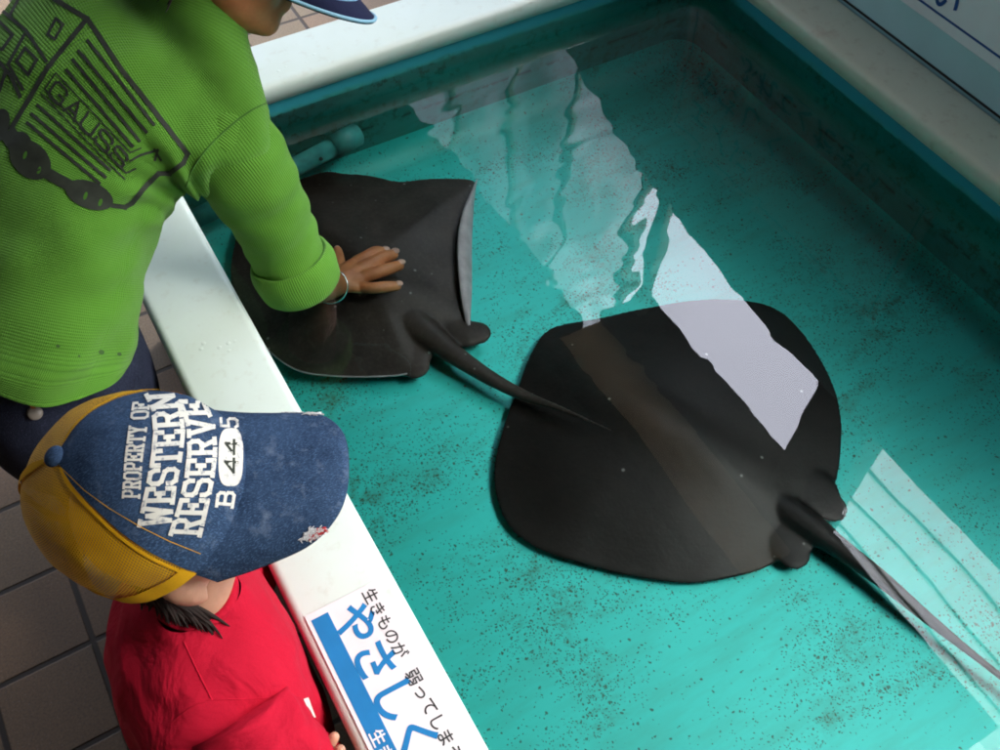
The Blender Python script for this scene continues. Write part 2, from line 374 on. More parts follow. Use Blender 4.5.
def mat_mesh():
    t = NT('yellow_cap_netting'); uv = t.coord('UV'); c = t.coord(); s = t.n('ShaderNodeSeparateXYZ', {0: uv}).outputs
    k = PI/.0026
    a = t.math('SINE', t.math('MULTIPLY', s[0], k)); b = t.math('SINE', t.math('MULTIPLY', t.math('ADD', s[1], t.math('MULTIPLY', s[0], .5)), k))
    hole = t.math('MULTIPLY', t.math('ABSOLUTE', a), t.math('ABSOLUTE', b)); mask = t.ramp(hole, [(.40, 0.0), (.56, 1.0)])
    col = t.ramp(t.noise(c, 40, 4), [(.3, (.70, .36, .008)), (.7, (.82, .46, .015))])
    t.P(Base_Color=col, Roughness=.6, Normal=t.bump(hole, -.5, .001))
    tr = t.n('ShaderNodeBsdfTransparent'); mx = t.n('ShaderNodeMixShader', {0: t.math('MULTIPLY', mask, .85), 1: t.p.outputs[0], 2: tr.outputs[0]})
    t.L.new(mx.outputs[0], t.out.inputs[0]); return t.m
def mat_worn():
    t = NT('worn_white_print'); c = t.coord()
    col = t.mix(t.ramp(t.noise(c, 190, 5, .7), [(.54, 0.0), (.66, .75)]), (.66, .66, .60), (.10, .13, .20)); col = t.mix(t.ramp(t.noise(c, 35, 3), [(.45, 0.0), (.75, .4)]), col, (.42, .43, .42))
    t.P(Base_Color=col, Roughness=.85, Normal=t.bump(t.noise(c, 400, 2), .3, .0006)); return t.m
def mat_skin(name, col):
    t = NT(name); c = t.coord(); n = t.noise(c, 45, 5, .6)
    cc = t.ramp(n, [(.3, tuple(x*y for x, y in zip(col, (.80, .74, .72)))), (.7, tuple(min(1, x*1.1) for x in col))])
    t.P(Base_Color=cc, Roughness=.48, Normal=t.bump(t.noise(c, 500, 3), .12, .0008)); t.p.inputs['Subsurface Weight'].default_value = .12
    t.p.inputs['Subsurface Radius'].default_value = (.006, .002, .001); t.p.inputs['Subsurface Scale'].default_value = .5; return t.m
M = dict(
 rim=mat_rim('white_rim', False), rim_dirty=mat_rim('stained_rim', True), liner=mat_liner(), wall=mat_wall(), water=mat_water(), tiles=mat_tiles(),
 shell=paint('tank_shell', (.45, .52, .5)), ray_a=mat_ray('ray_skin_brown', (.016, .013, .011), (.042, .035, .031), .42), ray_b=mat_ray('ray_skin_black', (.004, .0036, .0036), (.009, .008, .0075), .08),
 ray_pale=paint('ray_underside', (.33, .32, .34), .5, .12, 40), green=mat_knit('green_waffle_knit', (.046, .150, .016), (.105, .300, .030),   .0027, True),
 green_rib=mat_knit('green_rib_knit', (.046, .150, .016), (.110, .310, .030), .0033, False), print=paint('dark_print', (.018, .026, .016), .8, .25, 60),
 red=mat_cloth('red_jersey', (.50, .006, .030), .8, .45, 18), denim=mat_denim('dark_denim', (.010, .013, .026), (.020, .026, .05), .12), capdenim=mat_denim('washed_denim', (.012, .028, .066), (.042, .084, .165), .75, 3.1),
 netting=mat_mesh(), yellow=mat_cloth('yellow_twill', (.78, .41, .010), .15), lettering=mat_worn(), navy=mat_cloth('navy_twill', (.010, .014, .045), .15),
 piping=paint('pale_blue_piping', (.22, .45, .60), .6), white=paint('white_vinyl', (.74, .74, .76), .7, .03, 20), blue=paint('blue_ink', (.004, .18, .46), .85, .05, 30), black=paint('grey_black_ink', (.03, .03, .032), .5),
 signblue=paint('dark_blue_ink', (.01, .06, .25), .4), skin_a=mat_skin('tanned_skin', (.54, .22, .09)), skin_b=mat_skin('fair_skin', (.50, .27, .18)), nail=paint('fingernail', (.60, .40, .33), .3), hair=paint('dark_brown_hair', (.012, .005, .003), .85, .3, 60),
 metal=NT('silver_metal').P(Base_Color=(.75, .76, .78), Metallic=1.0, Roughness=.22).m, pipe=paint('teal_painted_pipe', (.05, .36, .34), .5, .2, 40), hole=paint('pipe_hole', (.004, .008, .008)),
 panel=paint('light_blue_board', (.40, .66, .70), .4, .06, 5), board=paint('white_board', (.74, .76, .79), .4, .04, 8), brown=paint('brown_soffit', (.030, .023, .017), .8, .15, 6), soffit_lit=paint('lit_brown_soffit', (.72, .62, .46), .8, .1, 6), dark=paint('dark_timber', (.014, .012, .011), .8, .2, 8),
 post=paint('weathered_post', (.20, .27, .22), .6, .2, 10), facade=paint('pale_render', (.46, .50, .48), .8, .1, 2), facade2=paint('grey_render', (.13, .13, .12), .8, .15, 2), hall=paint('hall_render', (.10, .085, .07), .9, .15, 3),
 white_tee=paint('undershirt_white', (.7, .7, .68), .9), thread=paint('frayed_thread', (.62, .64, .66), .9, .15, 90), redthread=paint('red_thread', (.45, .03, .03), .9), hide=paint('leather_tab', (.30, .10, .03), .7), button=paint('pale_button', (.22, .20, .17), .35),
)
t = NT('translucent_fibreglass'); tl = t.n('ShaderNodeBsdfTranslucent', {'Color': (.80, .84, .82)}); df = t.n('ShaderNodeBsdfTransparent', {'Color': (.98, .99, .98)})
t.L.new(t.n('ShaderNodeMixShader', {0: .35, 1: df.outputs[0], 2: tl.outputs[0]}).outputs[0], t.out.inputs[0]); M['fibre'] = t.m
t = NT('sky_filter_sheet'); c_ = t.coord(); df = t.n('ShaderNodeBsdfTransparent', {'Color': t.ramp(t.noise(t.mapping(c_, (1, 1, .35)), 1.6, 3), [(.36, (.55, .59, .58)), (.60, (.93, .96, .95))])}); tl = t.n('ShaderNodeBsdfDiffuse', {'Color': (.4, .43, .41)})
t.L.new(t.n('ShaderNodeMixShader', {0: .06, 1: df.outputs[0], 2: tl.outputs[0]}).outputs[0], t.out.inputs[0]); M['sky_dim'] = t.m

# ------------------------------------------------------------------ setting
bm = bmesh.new(); bmesh.ops.create_grid(bm, x_segments=4, y_segments=4, size=150)
for v in bm.verts: v.co.z = GZ
structure(obj('tiled_ground', bm, M['tiles'], smooth=False))

# ------------------------------------------------------------------ the touch tank
YF = -.75                                    # near end of the tank, behind the camera's foot of view
tank = thing('touch_tank', (.66, .3, GZ), 'white rimmed open touch tank lined in algae speckled teal, holding two stingrays', 'tank')
def prism(bm, prof, axis, a, b, ms=0.0):
    """profile (q, z) swept along an axis from a to b; mitred by ms"""
    rows = []
    N = 24
    for i in range(N+1):
        s = i/N; row = []
        for q, z in prof:
            t0 = a + (b-a)*s
            row.append(bm.verts.new((q, t0, z) if axis == 'y' else (t0, q, z)))
        rows.append(row)
    n = len(prof)
    for i in range(N):
        for k in range(n): bm.faces.new((rows[i][k], rows[i][(k+1) % n], rows[i+1][(k+1) % n], rows[i+1][k]))
    bm.faces.new(rows[0][::-1]); bm.faces.new(rows[-1])
def rim_profile(q0, q1, r=.011, lip0=.034, lip1=.034):
    p = [(q0, -lip0)]
    for k in range(6):
        a = PI - k*PI/10; p.append((q0+r+r*math.cos(a), -r+r*math.sin(a)))
    for k in range(6):
        a = PI/2 - k*PI/10; p.append((q1-r+r*math.cos(a), -r+r*math.sin(a)))
    p.append((q1, -lip1)); return p
bm = bmesh.new(); prism(bm, rim_profile(.022, .138), 'y', YF, 1.412); obj('rim', bm, M['rim'], tank, 'wet white left rim with a notice stuck on it')
bm = bmesh.new(); prism(bm, rim_profile(1.293, 1.412), 'x', .1382, 1.336); obj('rim', bm, M['rim'], tank, 'bright white back rim')
bm = bmesh.new(); prism(bm, rim_profile(1.225, 1.336), 'y', YF, 1.2928); obj('rim', bm, M['rim_dirty'], tank, 'shaded right rim with brown stains')
bm = bmesh.new(); prism(bm, rim_profile(YF-.12, YF+.0), 'x', .022, 1.336); obj('rim', bm, M['rim'], tank)
# liner: floor with a cove up into the four walls
x0, x1, y0, y1 = .130, 1.236, YF+.006, 1.304
def ringpts(ins, z):
    a, b, c, d = x0+ins, x1-ins, y0+ins, y1-ins; r = .05; out = []
    for cx, cy, s in ((b-r, d-r, 0), (a+r, d-r, 1), (a+r, c+r, 2), (b-r, c+r, 3)):
        for k in range(7):
            g = PI/2*(s+k/6); out.append(V((cx+r*math.cos(g), cy+r*math.sin(g), z)))
    return out
bm = bmesh.new(); bw = bmesh.new(); R = .045
prof = [(0, -.030), (0, -.10), (.001, -.16), (.0015, FZ+R)]
rows = [[bw.verts.new(p) for p in ringpts(i, z)] for i, z in prof]
for i in range(len(rows)-1):
    n = len(rows[i])
    for k in range(n): bw.faces.new((rows[i][k], rows[i][(k+1) % n], rows[i+1][(k+1) % n], rows[i+1][k]))
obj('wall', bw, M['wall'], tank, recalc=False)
rows = []
for k in range(7):
    g = PI/2*k/6; rows.append([bm.verts.new(p) for p in ringpts(.0015+R*(1-math.cos(g)), FZ+R-R*math.sin(g))])
for i in range(len(rows)-1):
    n = len(rows[i])
    for k in range(n): bm.faces.new((rows[i][k], rows[i][(k+1) % n], rows[i+1][(k+1) % n], rows[i+1][k]))
bm.faces.new(rows[-1]); obj('tank_floor', bm, M['liner'], tank, recalc=False)
bm = bmesh.new()
for a in ((.034, .122, YF, 1.40), (1.244, 1.324, YF, 1.29)): box(bm, *a, GZ, -.0345)
box(bm, .1225, 1.324, 1.312, 1.40, GZ, -.0345); box(bm, .034, 1.324, YF-.10, YF-.001, GZ, -.0345)
obj('outer_wall', bm, M['shell'], tank, smooth=False)
# water
bm = bmesh.new(); bmesh.ops.create_grid(bm, x_segments=1, y_segments=1, size=.5)
for v in bm.verts: v.co = V((x0+.001 if v.co.x < 0 else x1-.001, y0+.001 if v.co.y < 0 else y1-.001, WZ))
structure(obj('water', bm, M['water'], smooth=False))
# inlet pipe lying along the back wall
def cyl(bm, a, b, r, n=24, r2=None):
    a, b = V(a), V(b); u, w = frame(b-a); r2 = r if r2 is None else r2
    A = [bm.verts.new(a+(u*math.cos(2*PI*k/n)+w*math.sin(2*PI*k/n))*r) for k in range(n)]; B = [bm.verts.new(b+(u*math.cos(2*PI*k/n)+w*math.sin(2*PI*k/n))*r2) for k in range(n)]
    for k in range(n): bm.faces.new((A[k], A[(k+1) % n], B[(k+1) % n], B[k]))
    bm.faces.new(A[::-1]); bm.faces.new(B)
pa, pb, pe = at(190, 222, -.142), at(333, 147, -.142), at(357, 134, -.142)
pp = thing('water_pipe', (pa.x, pa.y, FZ), 'teal painted pipe with a collar lying below the back wall of the tank', 'pipe')
d = (pb-pa).normalized(); bm = bmesh.new(); cyl(bm, pa, pb, .0165); obj('tube', bm, M['pipe'], pp)
bm = bmesh.new(); cyl(bm, pb-d*.002, pe, .0205); cyl(bm, pe-d*.001, pe+d*.003, .0205, r2=.017); obj('collar', bm, M['pipe'], pp)
for px, py in ((321, 159), (297, 172)):
    tocam = (CAM-at(px, py, -.13)).normalized(); c = at(px, py, -.128); bm = bmesh.new(); cyl(bm, c-tocam*.003, c+tocam*.0012, .0035, 12); obj('hole', bm, M['hole'], pp)

# ------------------------------------------------------------------ notice on the left rim
nt = thing('notice', (.074, .2, 0), 'white vinyl notice with blue stripe and Japanese lettering stuck along the left rim', 'sign')
bm = bmesh.new(); box(bm, .0325, .1165, -.12, .4355, .0003, .0018, .0004); obj('sheet', bm, M['white'], nt, smooth=False)
bm = bmesh.new(); box(bm, .0370, .0568, -.10, .4275, .00185, .0021); obj('stripe', bm, M['blue'], nt, smooth=False)
def rimtext(name, s, size, x, y, z, mat, off=0.0, squash=1.0, gap=0.0):
    for ch in s:
        if ch != ' ':
            b = text_mesh(ch, size, .0001, off)
            for v in b.verts: v.co = V((x+v.co.y, y-v.co.x*squash, z+v.co.z))
            obj(name, b, mat, nt, smooth=False)
        y -= size*squash*(1+gap)
rimtext('letter', 'やさしくの', .049, .0600, .424, .0021, M['blue'], .0011, .96, -.02)
rimtext('letter', '生きものが', .0175, .0985, .430, .0021, M['black'], .0002, 1.0, .0)
rimtext('letter', '弱ってしまう', .0175, .0985, .327, .0021, M['black'], .0002, 1.0, .0)
rimtext('letter', '生きもの', .0165, .0395, .290, .0025, M['white'], .0003, 1.0, .02)

# ------------------------------------------------------------------ light blue display board behind the right rim, with a sign
db = thing('display_board', (1.37, .6, GZ), 'light blue painted display board standing against the right rim', 'board')
bm = bmesh.new(); pf = [(-.2, GZ), (2.4, GZ), (2.4, .33), (2.1, .43), (1.85, .515), (1.67, .565), (1.5, .625), (1.35, .665), (1.15, .684), (.9, .692), (-.2, .695)]
fa = bm.faces.new([bm.verts.new((1.3385, y, z)) for y, z in pf]); ex = bmesh.ops.extrude_face_region(bm, geom=[fa])
for v in ex['geom']:
    if isinstance(v, bmesh.types.BMVert): v.co.x = 1.385
obj('panel', bm, M['panel'], db, smooth=False)
bm = bmesh.new(); box(bm, 1.3372, 1.3384, -.2, 1.40, .0, .004); obj('sealant', bm, M['dark'], db, smooth=False)
sg = thing('sign', (1.334, .95, .07), 'white sign with dark blue border and lettering mounted on the light blue board', 'sign')
bm = bmesh.new(); box(bm, 1.331, 1.3375, .668, 1.40, .068, .42, .003); obj('plate', bm, M['board'], sg, smooth=False)
bm = bmesh.new()
for a in ((.690, 1.378, .088, .0915), (.690, 1.378, .393, .3965)): box(bm, 1.3302, 1.3312, a[0], a[1], a[2], a[3])
for a in ((.690, .6935), (1.3745, 1.378)): box(bm, 1.3302, 1.3312, a[0], a[1], .0916, .3929)
obj('border', bm, M['signblue'], sg, smooth=False)
for row, (s, zz, sz) in enumerate((('ふれてください', .101, .060), ('やさしく', .20, .075), ('エイに', .295, .075))):
    y = 1.34 - (.0 if row else .115)
    for ch in s:
        b = text_mesh(ch, sz, .0002, .0006)
        for v in b.verts: v.co = V((1.3304-v.co.z, y-v.co.x, zz+v.co.y))
        obj('letter', b, M['signblue'], sg, smooth=False); y -= sz*1.02

# ------------------------------------------------------------------ canopy, neighbours (mirrored in the water), added sheet and wall
cn = thing('canopy', (0, .5, GZ), 'dark timber canopy with brown soffit and posts, mirrored in the tank water', 'canopy')
RZ = 1.90; XE = 1.88; YE = 3.7; YN = -.08; YS = .715; YM = 1.90
bm = bmesh.new(); box(bm, -.149, XE-.05, YS, YM-.001, RZ+.06, RZ+.14); box(bm, -.149, 1.53, YM, YE, RZ+.06, RZ+.14); box(bm, -.149, 1.75, YN, YS-.001, RZ+.06, RZ+.14); obj('roof_panel', bm, M['brown'], cn, smooth=False)
bm = bmesh.new(); box(bm, -2.7, -.15, -2.3, YE, RZ+.06, RZ+.14); box(bm, -.149, 1.22, -2.3, YN-.001, RZ+.06, RZ+.14); obj('roof_panel', bm, M['brown'], cn, smooth=False)  # out of view; near part sized to shade the children
bm = bmesh.new(); box(bm, 1.751, 1.80, YN, YS-.001, RZ-.02, RZ+.18); obj('fascia', bm, M['dark'], cn, smooth=False)
bm = bmesh.new(); box(bm, 1.531, 1.58, YM, YE, RZ-.02, RZ+.18); obj('fascia', bm, M['dark'], cn, smooth=False)
bm = bmesh.new(); box(bm, XE-.049, XE, YS, YM-.001, RZ-.02, RZ+.18); obj('fascia', bm, M['dark'], cn, smooth=False)
bm = bmesh.new(); box(bm, XE-.22, XE-.0495, YS, YM-.001, RZ-.02, RZ+.059); obj('beam', bm, M['dark'], cn, smooth=False)
bm = bmesh.new(); box(bm, 1.45, XE-.2205, YS, YM-.001, RZ+.03, RZ+.059); obj('soffit', bm, M['soffit_lit'], cn, smooth=False)  # pale colour stands in for light falling on the brown soffit
for x in (1.40, .8, .37, -.19): 
    bm = bmesh.new(); box(bm, x-.035, x+.035, YN if x > 0 else -2.3, YE, RZ-.03, RZ+.059); obj('beam', bm, M['dark'], cn, smooth=False)
bm = bmesh.new(); box(bm, XE-.16, XE-.03, .715, .935, GZ, RZ-.021, .006); obj('post', bm, M['dark'], cn)
bm = bmesh.new(); box(bm, XE-.10, XE-.055, 1.81, 1.875, GZ, RZ-.021, .006); obj('post', bm, M['post'], cn)
aw = thing('awning', (3.1, -.4, GZ), 'white translucent awning of lapped fibreglass strips beyond the board, mirrored in the water', 'awning')
for k in range(6):
    z = 2.62+k*.23; xx = 3.25-k*.05; bm = bmesh.new(); e = 1.16+.035*k
    vs = [(xx, -1.6, z), (xx, e, z), (xx-.075, e, z+.25), (xx-.075, -1.6, z+.25)]
    a = [bm.verts.new(p) for p in vs]; b = [bm.verts.new((p[0]+.006, p[1], p[2]+.002)) for p in vs]
    bm.faces.new(a); bm.faces.new(b[::-1])
    for i in range(4): bm.faces.new((a[i], a[(i+1) % 4], b[(i+1) % 4], b[i]))
    st_ = obj('strip', bm, M['fibre'], aw, smooth=False)
    bm = bmesh.new(); box(bm, xx-.016, xx-.008, -1.6, e, z-.006, z+.006); obj('batten', bm, M['brown'], st_, smooth=False)
for y in (-1.55, 1.10):
    bm = bmesh.new(); box(bm, 3.27, 3.33, y-.03, y+.03, GZ, 2.9); obj('post', bm, M['dark'], aw, smooth=False)
sc_ = thing('sky_filter', (3.6, 5.2, GZ), 'unseen translucent sheet added to dim the sky mirrored in the water', 'sky_filter')  # added sheet, only there to weaken the sky reflection
bm = bmesh.new(); box(bm, 3.60, 3.606, 3.95, 7.0, GZ, 6.2); obj('sheet', bm, M['sky_dim'], sc_, smooth=False)
for y in (3.95, 4.9, 5.8, 6.9):
    bm = bmesh.new(); box(bm, 3.61, 3.66, y-.03, y+.03, GZ, 6.25); obj('post', bm, M['post'], sc_, smooth=False)
b2 = thing('building', (2.0, 10, GZ), 'dark grey rendered building closing the view behind the tank', 'building')
bm = bmesh.new(); box(bm, -8, 3.98, 8.0, 10, GZ, 2.0); obj('wall', bm, M['facade2'], b2, smooth=False)
bm = bmesh.new(); box(bm, -8.1, 3.98, 7.8, 10, 2.01, 2.15); obj('roof', bm, M['dark'], b2, smooth=False)
hw = thing('wall', (-2.7, .4, GZ), 'dark rendered hall wall added out of view to close off light behind the children', 'wall')  # added unseen wall, keeps light off the left side
bm = bmesh.new(); box(bm, -2.9, -2.71, -2.5, 3.2, GZ, RZ+.3); box(bm, -2.709, 2.6, -2.5, -2.31, GZ, RZ+.3); obj('render', bm, M['hall'], hw, smooth=False)

# ------------------------------------------------------------------ stingrays
def stingray(root, mats, outline, centre, zedge, H, spine, Hs, tail, fins, curl=None, nn=10, wav=.0, flat=.30, rim=None):
    bm = bmesh.new(); C0 = at(*centre, zedge)
    O = [at(p[0], p[1], zedge) for p in cr_closed(outline, nn)]; N = len(O); K = 14
    S = [at(p[0], p[1], zedge) for p in cr(spine, 8)]
    def top(p, s):
        h = H*max(0, 1-s**2.2)**1.35
        dm = min(((p-q).xy.length, i) for i, q in enumerate(S)); k = 1-abs(dm[1]/(len(S)-1)-.45)*1.1
        return h + Hs*k*math.exp(-(dm[0]/.045)**2)*max(0, 1-s)**.35 + wav*s*s*noise.noise(V((p.x*14, p.y*14, 0)))
    up, lo = [], []
    for k in range(1, K+1):
        s = 1-(1-k/K)**1.25; r1, r2 = [], []
        for o in O:
            p = C0+(o-C0)*s; e = wav*s*s*noise.noise(V((p.x*14, p.y*14, 0)))
            r1.append(bm.verts.new((p.x, p.y, zedge+top(p, s)))); r2.append(bm.verts.new((p.x, p.y, zedge-.0075*(1 if s < 1 else .5)+(e if s > .5 else 0)-.004*(1-s))))
        up.append(r1); lo.append(r2)
    ct = bm.verts.new((C0.x, C0.y, zedge+top(C0, 0))); cb = bm.verts.new((C0.x, C0.y, zedge-.01))
    for j in range(N):
        j2 = (j+1) % N
        bm.faces.new((ct, up[0][j], up[0][j2])); bm.faces.new((cb, lo[0][j2], lo[0][j])).material_index = 1
        for k in range(K-1):
            bm.faces.new((up[k][j], up[k+1][j], up[k+1][j2], up[k][j2])); bm.faces.new((lo[k][j], lo[k][j2], lo[k+1][j2], lo[k+1][j])).material_index = 1
        bm.faces.new((up[-1][j], lo[-1][j], lo[-1][j2], up[-1][j2])).material_index = 1
    tube(bm, [at(px, py, z) for px, py, z, r in tail], [r for *_, r in tail], 14, 6, .7)
    for fin in fins:
        tube(bm, [at(px, py, z) for px, py, z, r in fin], [r for *_, r in fin], 22, 6, flat)
    bm = fuse(bm, .0030, 9, .5)
    if curl:
        A = [at(p[0], p[1], zedge+.003) for p in cr(curl[0], 8)]; B = [at(p[0], p[1], zedge+p[2]) for p in cr(curl[1], 8)]; rows = []
        for a, b in zip(A, B):
            m = (a+b)/2+V((.006, 0, .010)); row = []
            for k in range(7):
                t = k/6; row.append((1-t)**2*a+2*t*(1-t)*m+t*t*b)
            rows.append(row)
        v1 = [[bm.verts.new(p) for p in r] for r in rows]; v2 = [[bm.verts.new(p-V((.0035, .0015, .0035))) for p in r] for r in rows]
        for i in range(len(rows)-1):
            for k in range(6):
                bm.faces.new((v1[i][k], v1[i+1][k], v1[i+1][k+1], v1[i][k+1])).material_index = 1
                bm.faces.new((v2[i][k], v2[i][k+1], v2[i+1][k+1], v2[i+1][k]))
            bm.faces.new((v1[i][6], v1[i+1][6], v2[i+1][6], v2[i][6])).material_index = 1
    if rim:
        tube(bm, [O[i % N]+V((0, 0, .001)) for i in range(rim[0], rim[1])], [.0013]*(rim[1]-rim[0]), 8, 1, mat=1)
    return obj('body', bm, mats, root)
ra = thing('stingray', at(370, 290, FZ), 'dark brown stingray being stroked, one wing edge curled up, near the left rim', 'stingray')
stingray(ra, [M['ray_a'], M['ray_pale']],
  [(285, 176), (320, 171), (360, 174), (400, 180), (440, 178), (474, 180), (474, 200), (471, 240), (470, 285), (468, 322), (440, 336), (420, 352), (412, 372), (375, 377), (330, 376), (296, 370), (268, 350), (246, 318), (230, 280), (236, 235), (258, 198)],
  (365, 285), -.222, .040, [(270, 195), (320, 240), (370, 285), (425, 335)], .022,
  [(350, 270, -.222, .012), (385, 300, -.216, .026), (408, 319, -.215, .029), (428, 334, -.216, .025), (452, 353, -.217, .0185), (490, 378, -.220, .0135), (525, 396, -.216, .010), (556, 407, -.198, .0060), (585, 419, -.186, .0036), (615, 432, -.182, .0018)],
  [[(448, 326, -.222, .020), (464, 333, -.222, .029), (477, 333, -.222, .024)], [(402, 343, -.224, .026), (412, 356, -.226, .033), (415, 366, -.226, .025)]],
  ([(477, 181), (474, 205), (472, 245), (472, 290), (470, 328)], [(475, 182, .010), (463, 212, .024), (458, 245, .028), (461, 290, .022), (467, 327, .006)]), wav=.004, rim=(122, 178))
rb = thing('stingray', at(680, 440, FZ), 'large black stingray lying mid tank with sky mirrored over its back', 'stingray')
stingray(rb, [M['ray_b'], M['ray_pale']],
  [(552, 327), (600, 317), (650, 306), (700, 299), (750, 300), (783, 312), (808, 338), (830, 375), (841, 410), (842, 450), (834, 490), (815, 520), (795, 545), (772, 565), (735, 577), (690, 583), (640, 577), (590, 566), (545, 552), (512, 530), (497, 500), (494, 465), (503, 425), (518, 385), (532, 350)],
  (670, 445), -.236, .042, [(540, 370), (620, 420), (700, 465), (790, 510)], .018,
  [(700, 465, -.236, .010), (750, 488, -.232, .018), (788, 512, -.230, .024), (815, 530, -.228, .0225), (838, 547, -.226, .0175), (880, 578, -.223, .0135), (930, 620, -.223, .0095), (985, 664, -.225, .006), (1050, 715, -.226, .006), (1130, 780, -.232, .0035)],
  [[(783, 512, -.230, .040), (790, 536, -.231, .040), (793, 552, -.232, .028)], [(800, 485, -.230, .040), (818, 496, -.231, .040), (830, 506, -.232, .028)]], wav=.002, flat=.13)

# ------------------------------------------------------------------ caps
def make_cap(parent, name, c, u, f, a, b, h, matf, matback, matvis, visor_len, visor_w, droop, label=None, seam=68, trim=None, visor_edge=None, shift=0.0):
    """baseball cap: u up through the button, f forward; panels follow a superellipsoid"""
    u = u.normalized(); f = (f-u*f.dot(u)).normalized(); l = u.cross(f)
    def pt(phi, th, off=0.0):
        st, ct = math.sin(th), math.cos(th); e = 1.0
        rr = st**.86; hh = ct**.92 if ct > 0 else ct*.6
        front = max(0, math.cos(phi))**2*math.sin(2*min(th, PI/2))*.010
        p = c + f*((a+off)*math.cos(phi)*rr+front) + l*(b+off)*math.sin(phi)*rr + u*((h+off)*hh+front*.5)
        nz = noise.noise(p*26)*.0022+noise.noise(p*60)*.0008
        return p + (p-c).normalized()*nz
    def panel(nm, p0, p1, mat, par, off=0.0, thmax=PI/2+.06, nphi=40, nth=26, thmin=.0):
        bm = bmesh.new(); uvl = bm.loops.layers.uv.verify(); rows = []
        for i in range(nth+1):
            th = thmin+(thmax-thmin)*i/nth; rows.append([bm.verts.new(pt(p0+(p1-p0)*k/nphi, th, off)) for k in range(nphi+1)])
        inn = [[bm.verts.new(v.co-(v.co-c).normalized()*.0016) for v in r] for r in rows]
        for i in range(nth):
            for k in range(nphi):
                fc = bm.faces.new((rows[i][k], rows[i][k+1], rows[i+1][k+1], rows[i+1][k]))
                for lp, (ii, kk) in zip(fc.loops, ((i, k), (i, k+1), (i+1, k+1), (i+1, k))):
                    th = thmin+(thmax-thmin)*ii/nth; lp[uvl].uv = ((p0+(p1-p0)*kk/nphi)*.095, th*.105)
                if mat is not M['netting']: bm.faces.new((inn[i][k], inn[i+1][k], inn[i+1][k+1], inn[i][k+1]))
        if mat is M['netting']: bmesh.ops.delete(bm, geom=[v for r in inn for v in r], context='VERTS')
        return obj(nm, bm, mat, par, recalc=False)
    s = math.radians(seam)
    cap = panel(name, -s, s, matf, parent, .0008)
    if label: cap['label'] = label
    panel('back_panel', s-.0, 2*PI-s, matback, cap, 0.0, nphi=80)
    if trim is not None:
        for ph, w in ((PI, .14), (s+.035, .05), (-s-.035, .05)):
            bm = bmesh.new(); rows = []
            for i in range(31):
                th = .10+(PI/2+.05-.10)*i/30; ww = min(w/max(math.sin(th), .25)*.55, .5); rows.append([bm.verts.new(pt(ph+ww*(k/4-.5), th, .0016)) for k in range(5)])
            for i in range(30):
                for k in range(4): bm.faces.new((rows[i][k], rows[i][k+1], rows[i+1][k+1], rows[i+1][k]))
            obj('seam_tape', bm, trim, cap, recalc=False)
        bm = bmesh.new(); rows = []
        for i in range(6):
            th = PI/2-.10+.17*i/5; rows.append([bm.verts.new(pt(s+(2*PI-2*s)*k/60, th, .0018)) for k in range(61)])
        for i in range(5):
            for k in range(60): bm.faces.new((rows[i][k], rows[i][k+1], rows[i+1][k+1], rows[i+1][k]))
        obj('sweatband', bm, trim, cap, recalc=False)
    bm = bmesh.new(); ellipsoid(bm, c+u*(h+.002), f*.0085, l*.0085, u*.005); obj('button', bm, matvis, cap)
    # visor: a curved, drooping tongue
    sv = math.radians(seam+2); bm = bmesh.new(); nv, nu = 16, 48; rows = []; d0 = math.radians(droop)
    def vpt(k, i, off=0.0):
        q = -1+2*k/nu; phi = q*sv; root = pt(phi, PI/2+.01, -.001); t_ = i/nv
        al = q*PI/2; ext = visor_len*max(0, math.cos(al))**.44
        side = l*((1 if q > 0 else -1)*visor_w*abs(math.sin(al))**.76+shift-(root-c).dot(l))
        dirv = f*math.cos(d0)-u*math.sin(d0)
        arch = -u*(q*q*.022*t_) - u*.008*t_*t_
        return root + dirv*ext*t_ + side*t_*min(1, ext/visor_len*1.6) + arch + u*off
    for i in range(nv+1): rows.append([bm.verts.new(vpt(k, i)) for k in range(nu+1)])
    lo = [[bm.verts.new(v.co-u*.0028-f*.0005) for v in r] for r in rows]
    for i in range(nv):
        for k in range(nu):
            bm.faces.new((rows[i][k], rows[i][k+1], rows[i+1][k+1], rows[i+1][k])); bm.faces.new((lo[i][k], lo[i+1][k], lo[i+1][k+1], lo[i][k+1]))
    for k in range(nu): bm.faces.new((rows[nv][k], rows[nv][k+1], lo[nv][k+1], lo[nv][k]))
    vis = obj('visor', bm, matvis, cap, recalc=True)
    if visor_edge is not None:
        for nm, ii, r in (('piping', nv, .0022), ('piping', nv-4, .0012)):
            bm = bmesh.new(); tube(bm, [vpt(k, ii, .0005) for k in range(2, nu-1, 2)], [r]*len(range(2, nu-1, 2)), 8, 2); obj(nm, bm, visor_edge, cap)
    return cap, vis, vpt, pt
